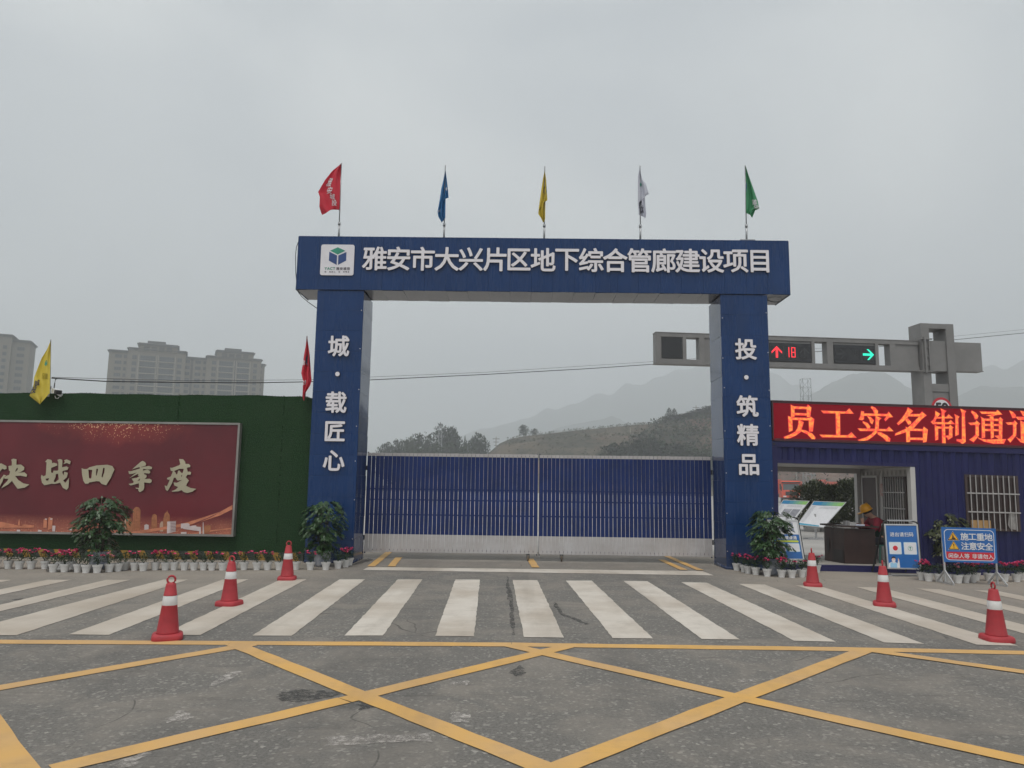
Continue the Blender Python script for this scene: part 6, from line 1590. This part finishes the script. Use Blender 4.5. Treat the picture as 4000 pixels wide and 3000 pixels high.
def tree(label, u, vtop, wpx, y, kind, mi, base=None, group='trees on the ridge behind the gate', cat='tree', name='broadleaf_tree'):
    topp = PY(u, vtop, y); zb_ = hill(topp.x, y) if base is None else base
    h = topp.z-zb_; w_ = wpx/2950*y
    key = (kind, mi, rnd.choice((0, 1)) if kind != 'cone' else 0)
    if key not in TB:
        st = rnd.getstate(); t = thing(name, label, cat, (0, 0, 0), group); mb = MB()
        mb.tube([(0, 0, -1.0), (.02, 0, 3.5), (.1, .05, 8)], [.28, .2, .07], 7)
        for k in range(5): a = k*1.3; mb.tube([(.02, 0, 3+k*.9), (1.6*math.cos(a), 1.6*math.sin(a), 5+k*.9)], [.11, .04], 5)
        ob('trunk', mb, M_TRUNK, t, True, True); mb = MB(); crown(mb, 10, 8, kind, hash(kind) % 97 if False else {'dense': 5, 'tall': 23, 'bush': 61, 'cone': 77}[kind]+key[2]*7+mi); ob('crown', mb, M_CR[mi], t, False, True)
        rnd.setstate(st); TB[key] = t
        t.location = (topp.x, y, zb_); t.scale = (w_/8, w_/8, h/10)
    else:
        t = dup(TB[key], (topp.x, y, zb_), rnd.uniform(0, 6.3), (w_/8, w_/8, h/10), label); t['group'] = group; t['category'] = cat
        t.name = name
    return t
for a in ((1508, 1734, 84, 280, 'dense', 0, 'small hazy tree at the far left end of the ridge row'), (1553, 1722, 90, 285, 'tall', 0, 'thin hazy tree second from the ridge row left end'), (1592, 1716, 84, 275, 'dense', 1, 'round hazy tree third from the ridge row left end'),
          (1634, 1700, 104, 283, 'dense', 0, 'taller round hazy tree left of the big ridge tree'), (1684, 1704, 84, 275, 'tall', 0, 'narrow hazy tree just left of the big ridge tree'), (1738, 1667, 140, 280, 'dense', 0, 'biggest spreading tree on the ridge behind the left gate leaf'),
          (1775, 1680, 90, 287, 'tall', 0, 'tree overlapping the right side of the biggest ridge tree'), (1817, 1696, 44, 275, 'cone', 0, 'slim pointed tree between two round ridge trees'), (1866, 1700, 116, 270, 'dense', 0, 'broad dark tree at the right end of the ridge row'),
          (1690, 1730, 130, 255, 'bush', 1, 'low pale green bush under the big ridge tree left side'), (1770, 1724, 140, 257, 'bush', 1, 'low pale green bush under the big ridge tree right side'), (1630, 1736, 120, 251, 'bush', 1, 'low bush nearest the left pillar side of the ridge row'), (1832, 1730, 120, 253, 'bush', 1, 'low bush below the slim pointed ridge tree'), (1565, 1742, 120, 255, 'bush', 0, 'low dark bush near the left end of ridge row')):
    tree(a[6], *a[:6], base=-.3)
for a in ((2045, 1660, 40, 296, 'tall', 0, 'taller of two lone trees on the hill crest'), (2087, 1674, 28, 298, 'tall', 0, 'smaller of two lone trees on the hill crest')): tree(a[6], *a[:6], group='lone trees on the hill crest')
for a in ((2614, 1590, 58, 290, 'cone', 0, 'left of two pointed conifers on the hill top'), (2634, 1593, 52, 294, 'cone', 0, 'right of two pointed conifers on the hill top')): tree(a[6], *a[:6], group='conifers on the hill top', name='conifer_tree')
for a in ((2648, 1622, 110, 286, 'dense', 0, 'round tree at the foot of the two conifers'), (2694, 1615, 100, 290, 'dense', 0, 'round hill top tree right of the conifers'), (2702, 1607, 34, 292, 'tall', 0, 'narrow tree midway between conifers and right pillar'), (2738, 1598, 96, 288, 'dense', 0, 'dark round tree beside the crossbar utility pole'), (2778, 1586, 100, 286, 'dense', 0, 'tallest round hill top tree beside the right pillar'), (2585, 1645, 50, 284, 'bush', 0, 'low bush left of the two conifers on the slope')): tree(a[6], *a[:6], group='trees on the hill top')
for a in ((2385, 1726, 130, 212, 'bush', 0, 'dark leafy bush farthest left at the hill foot'), (2470, 1718, 150, 216, 'bush', 0, 'wide dark bush second from left at the hill foot'), (2540, 1712, 140, 220, 'dense', 0, 'dark bushy tree in the middle of the hill foot'), (2605, 1720, 150, 214, 'bush', 0, 'dark bush right of the hill foot middle'), (2700, 1738, 130, 210, 'bush', 1, 'pale green bush at the hill foot near the right pillar'), (2660, 1728, 120, 216, 'bush', 0, 'dark bush left of the pale one at the hill foot'), (2762, 1740, 110, 208, 'bush', 1, 'pale bush touching the right pillar at the hill foot'), (2320, 1775, 70, 209, 'bush', 0, 'smallest dark bush at the hill foot over the gate')): tree(a[6], *a[:6], group='bushes at the hill foot', cat='bush', name='leafy_bush')
rnd.seed(321)
mb = MB(); n_ = 0
for _ in range(15000):
    y = rnd.uniform(206, 299); u = rnd.uniform(1950, 4300); x = (u-2000)/2950*y
    edge = 2310+(y-206)*2.6+60*mnoise.noise(Vector((x*.05, y*.05, 3)))
    dens = .7 if u > edge else (.30 if y < 285 else .5)
    if u > 2960: dens *= .22
    if rnd.random() > dens: continue
    s_ = rnd.uniform(.6, 1.9) if u > edge else rnd.uniform(.25, .8)
    clump(mb, Vector((x, y, hill(x, y)+s_*.35)), s_, 11, .5*s_+.1, .75); n_ += 1
    mi_ = n_ % 3 if u > edge else (2, 0, 2, 1)[n_ % 4]
    for k in range(11): mb.m[-1-k] = mi_
tag(ob('hillside_shrubs', mb, M_CR), kind='stuff')
# masts and poles on the hill
def lattice(label, u, vt, vb, y, w0, w1, nseg, ant=True):
    b, t_ = PY(u, vb, y), PY(u, vt, y); base = max(-.3, hill(b.x, y)) if y > 176 else -.3
    b.z = base
    t = thing('lattice_mast', label, 'mast', tuple(b)); mb = MB(); H_ = t_.z-b.z; r = max(.04, .00035*y)
    P = lambda k, i: Vector((b.x+(w0+(w1-w0)*i/nseg)*(.5 if k in (1, 2) else -.5), y+(w0+(w1-w0)*i/nseg)*(.5 if k > 1 else -.5), b.z+H_*i/nseg))
    for k in range(4):
        mb.tube([P(k, 0), P(k, nseg)], r, 4)
        for i in range(nseg): mb.tube([P(k, i), P((k+1) % 4, i+1)], r*.55, 3); mb.tube([P(k, i+1), P((k+1) % 4, i+1)], r*.55, 3)
    ob('frame', mb, M_STEEL, t)
    if ant:
        mb = MB()
        for k in range(6):
            a = k*1.047; x = t_.x+math.cos(a)*w1*1.6; yy = y+math.sin(a)*w1*1.6
            for zz in (.99, .80): mb.box(x-.12*w1, x+.12*w1, yy-.1, yy+.1, b.z+H_*zz-.06*H_, b.z+H_*zz)
        ob('antenna', mb, M_STEEL, t)
lattice('grey lattice mast rising just above the LED sign', 3150, 1480, 1600, 130, 1.5, 1.35, 14, False)
lattice('small hazy antenna mast behind the biggest ridge tree', 1718, 1663, 1760, 260, 1.6, .9, 10)
def upole(label, u, vt, y, arms):
    p = PY(u, vt, y); zb_ = hill(p.x, y); t = thing('utility_pole', label, 'utility pole', (p.x, y, zb_), 'utility poles on the hill')
    mb = MB(); mb.tube([(p.x, y, zb_-.5), (p.x, y, p.z)], [.2, .13], 6); ob('pole', mb, mat('concrete_pole', (.34, .31, .27), .8), t)
    if arms:
        mb = MB()
        for k, w_ in ((.8, 1.3), (2.0, 1.0), (3.3, .7)): mb.box(p.x-w_, p.x+w_, y-.08, y+.08, p.z-k-.08, p.z-k+.08)
        ob('crossarm', mb, M_TRUNK, t)
upole('pale concrete utility pole standing in the middle of the grassy slope', 2462, 1671, 262, False)
upole('crossbar utility pole among the hill top trees', 2719, 1584, 292, True)
upole('short utility pole right of the broad dark ridge tree', 1938, 1706, 286, True)
upole('pale pole on the slope seen through the porch', 3110, 1815, 212, False)

# ================================================================== MOUNTAINS
M_MTN = mat('forested_mountain', (.05, .065, .06), .95, scale=.02, c2=(.06, .075, .045), detail=8)
def ridge(name, pts, y, base=None, rough=3.0):
    P = [PY(u, v, y) for u, v in pts]; mb = MB(); xs_ = []; n = 150
    x0, x1 = P[0].x, P[-1].x; rows = []
    for i in range(n+1):
        x = x0+(x1-x0)*i/n
        for a, b in zip(P, P[1:]):
            if a.x <= x <= b.x+1e-6:
                t = (x-a.x)/(b.x-a.x); z = a.z+(b.z-a.z)*t; break
        z += rough*mnoise.noise(Vector((x*.03, y, 0)))+rough*.5*mnoise.noise(Vector((x*.12, y, 2)))
        xs_.append((x, max(z, 0)))
    for f, dz in ((-.42, 0), (-.30, .18), (-.18, .45), (-.08, .76), (-.03, .92), (0, 1), (.15, .6), (.3, 0)):
        rows.append([mb.pt((x, y+f*y*.8, max(-.4, z*dz*(1+.06*mnoise.noise(Vector((x*.02, f*9, 4))))-(.4 if dz == 0 else 0)))) for x, z in xs_])
    for r0, r1 in zip(rows, rows[1:]):
        for i in range(n): mb.f.append([r0[i], r0[i+1], r1[i+1], r1[i]]); mb.m.append(0)
    tag(ob(name, mb, M_MTN, None, True), kind='structure')
ridge('mountain', [(1300, 1850), (1500, 1775), (1750, 1712), (2000, 1648), (2200, 1588), (2380, 1530), (2560, 1478), (2750, 1420), (2900, 1415), (3000, 1450), (3200, 1540), (3400, 1650), (3600, 1800)], 2300)
ridge('mountain', [(2000, 1850), (2150, 1690), (2240, 1655), (2330, 1640), (2390, 1622), (2425, 1640), (2470, 1680), (2600, 1700), (2750, 1640), (2900, 1590), (3020, 1555), (3090, 1580), (3200, 1700), (3300, 1850)], 1550, rough=2)
ridge('mountain', [(2900, 1700), (3050, 1600), (3160, 1545), (3260, 1490), (3330, 1458), (3375, 1447), (3430, 1455), (3500, 1490), (3600, 1540), (3720, 1600), (3900, 1700)], 1500)
ridge('mountain', [(3400, 1750), (3600, 1600), (3740, 1545), (3830, 1510), (3900, 1500), (4000, 1515), (4150, 1530), (4400, 1600)], 1300, rough=2)
ridge('mountain', [(3500, 1600), (3650, 1490), (3780, 1440), (3850, 1430), (4000, 1422), (4200, 1410), (4500, 1450)], 1900)

# ================================================================== HAZE
hz = MB(); hz.box(-1900, 1900, -120, 3000, -2, 520)
hm_ = bpy.data.materials.new('haze_air'); hm_.use_nodes = True
t_ = hm_.node_tree; t_.nodes.remove(t_.nodes['Principled BSDF'])
pv = t_.nodes.new('ShaderNodeVolumePrincipled'); pv.inputs['Color'].default_value = (.90, .93, .965, 1); pv.inputs['Density'].default_value = .00100; pv.inputs['Anisotropy'].default_value = .1
t_.links.new(pv.outputs[0], t_.nodes['Material Output'].inputs['Volume'])
tag(ob('haze', hz, hm_), kind='stuff')
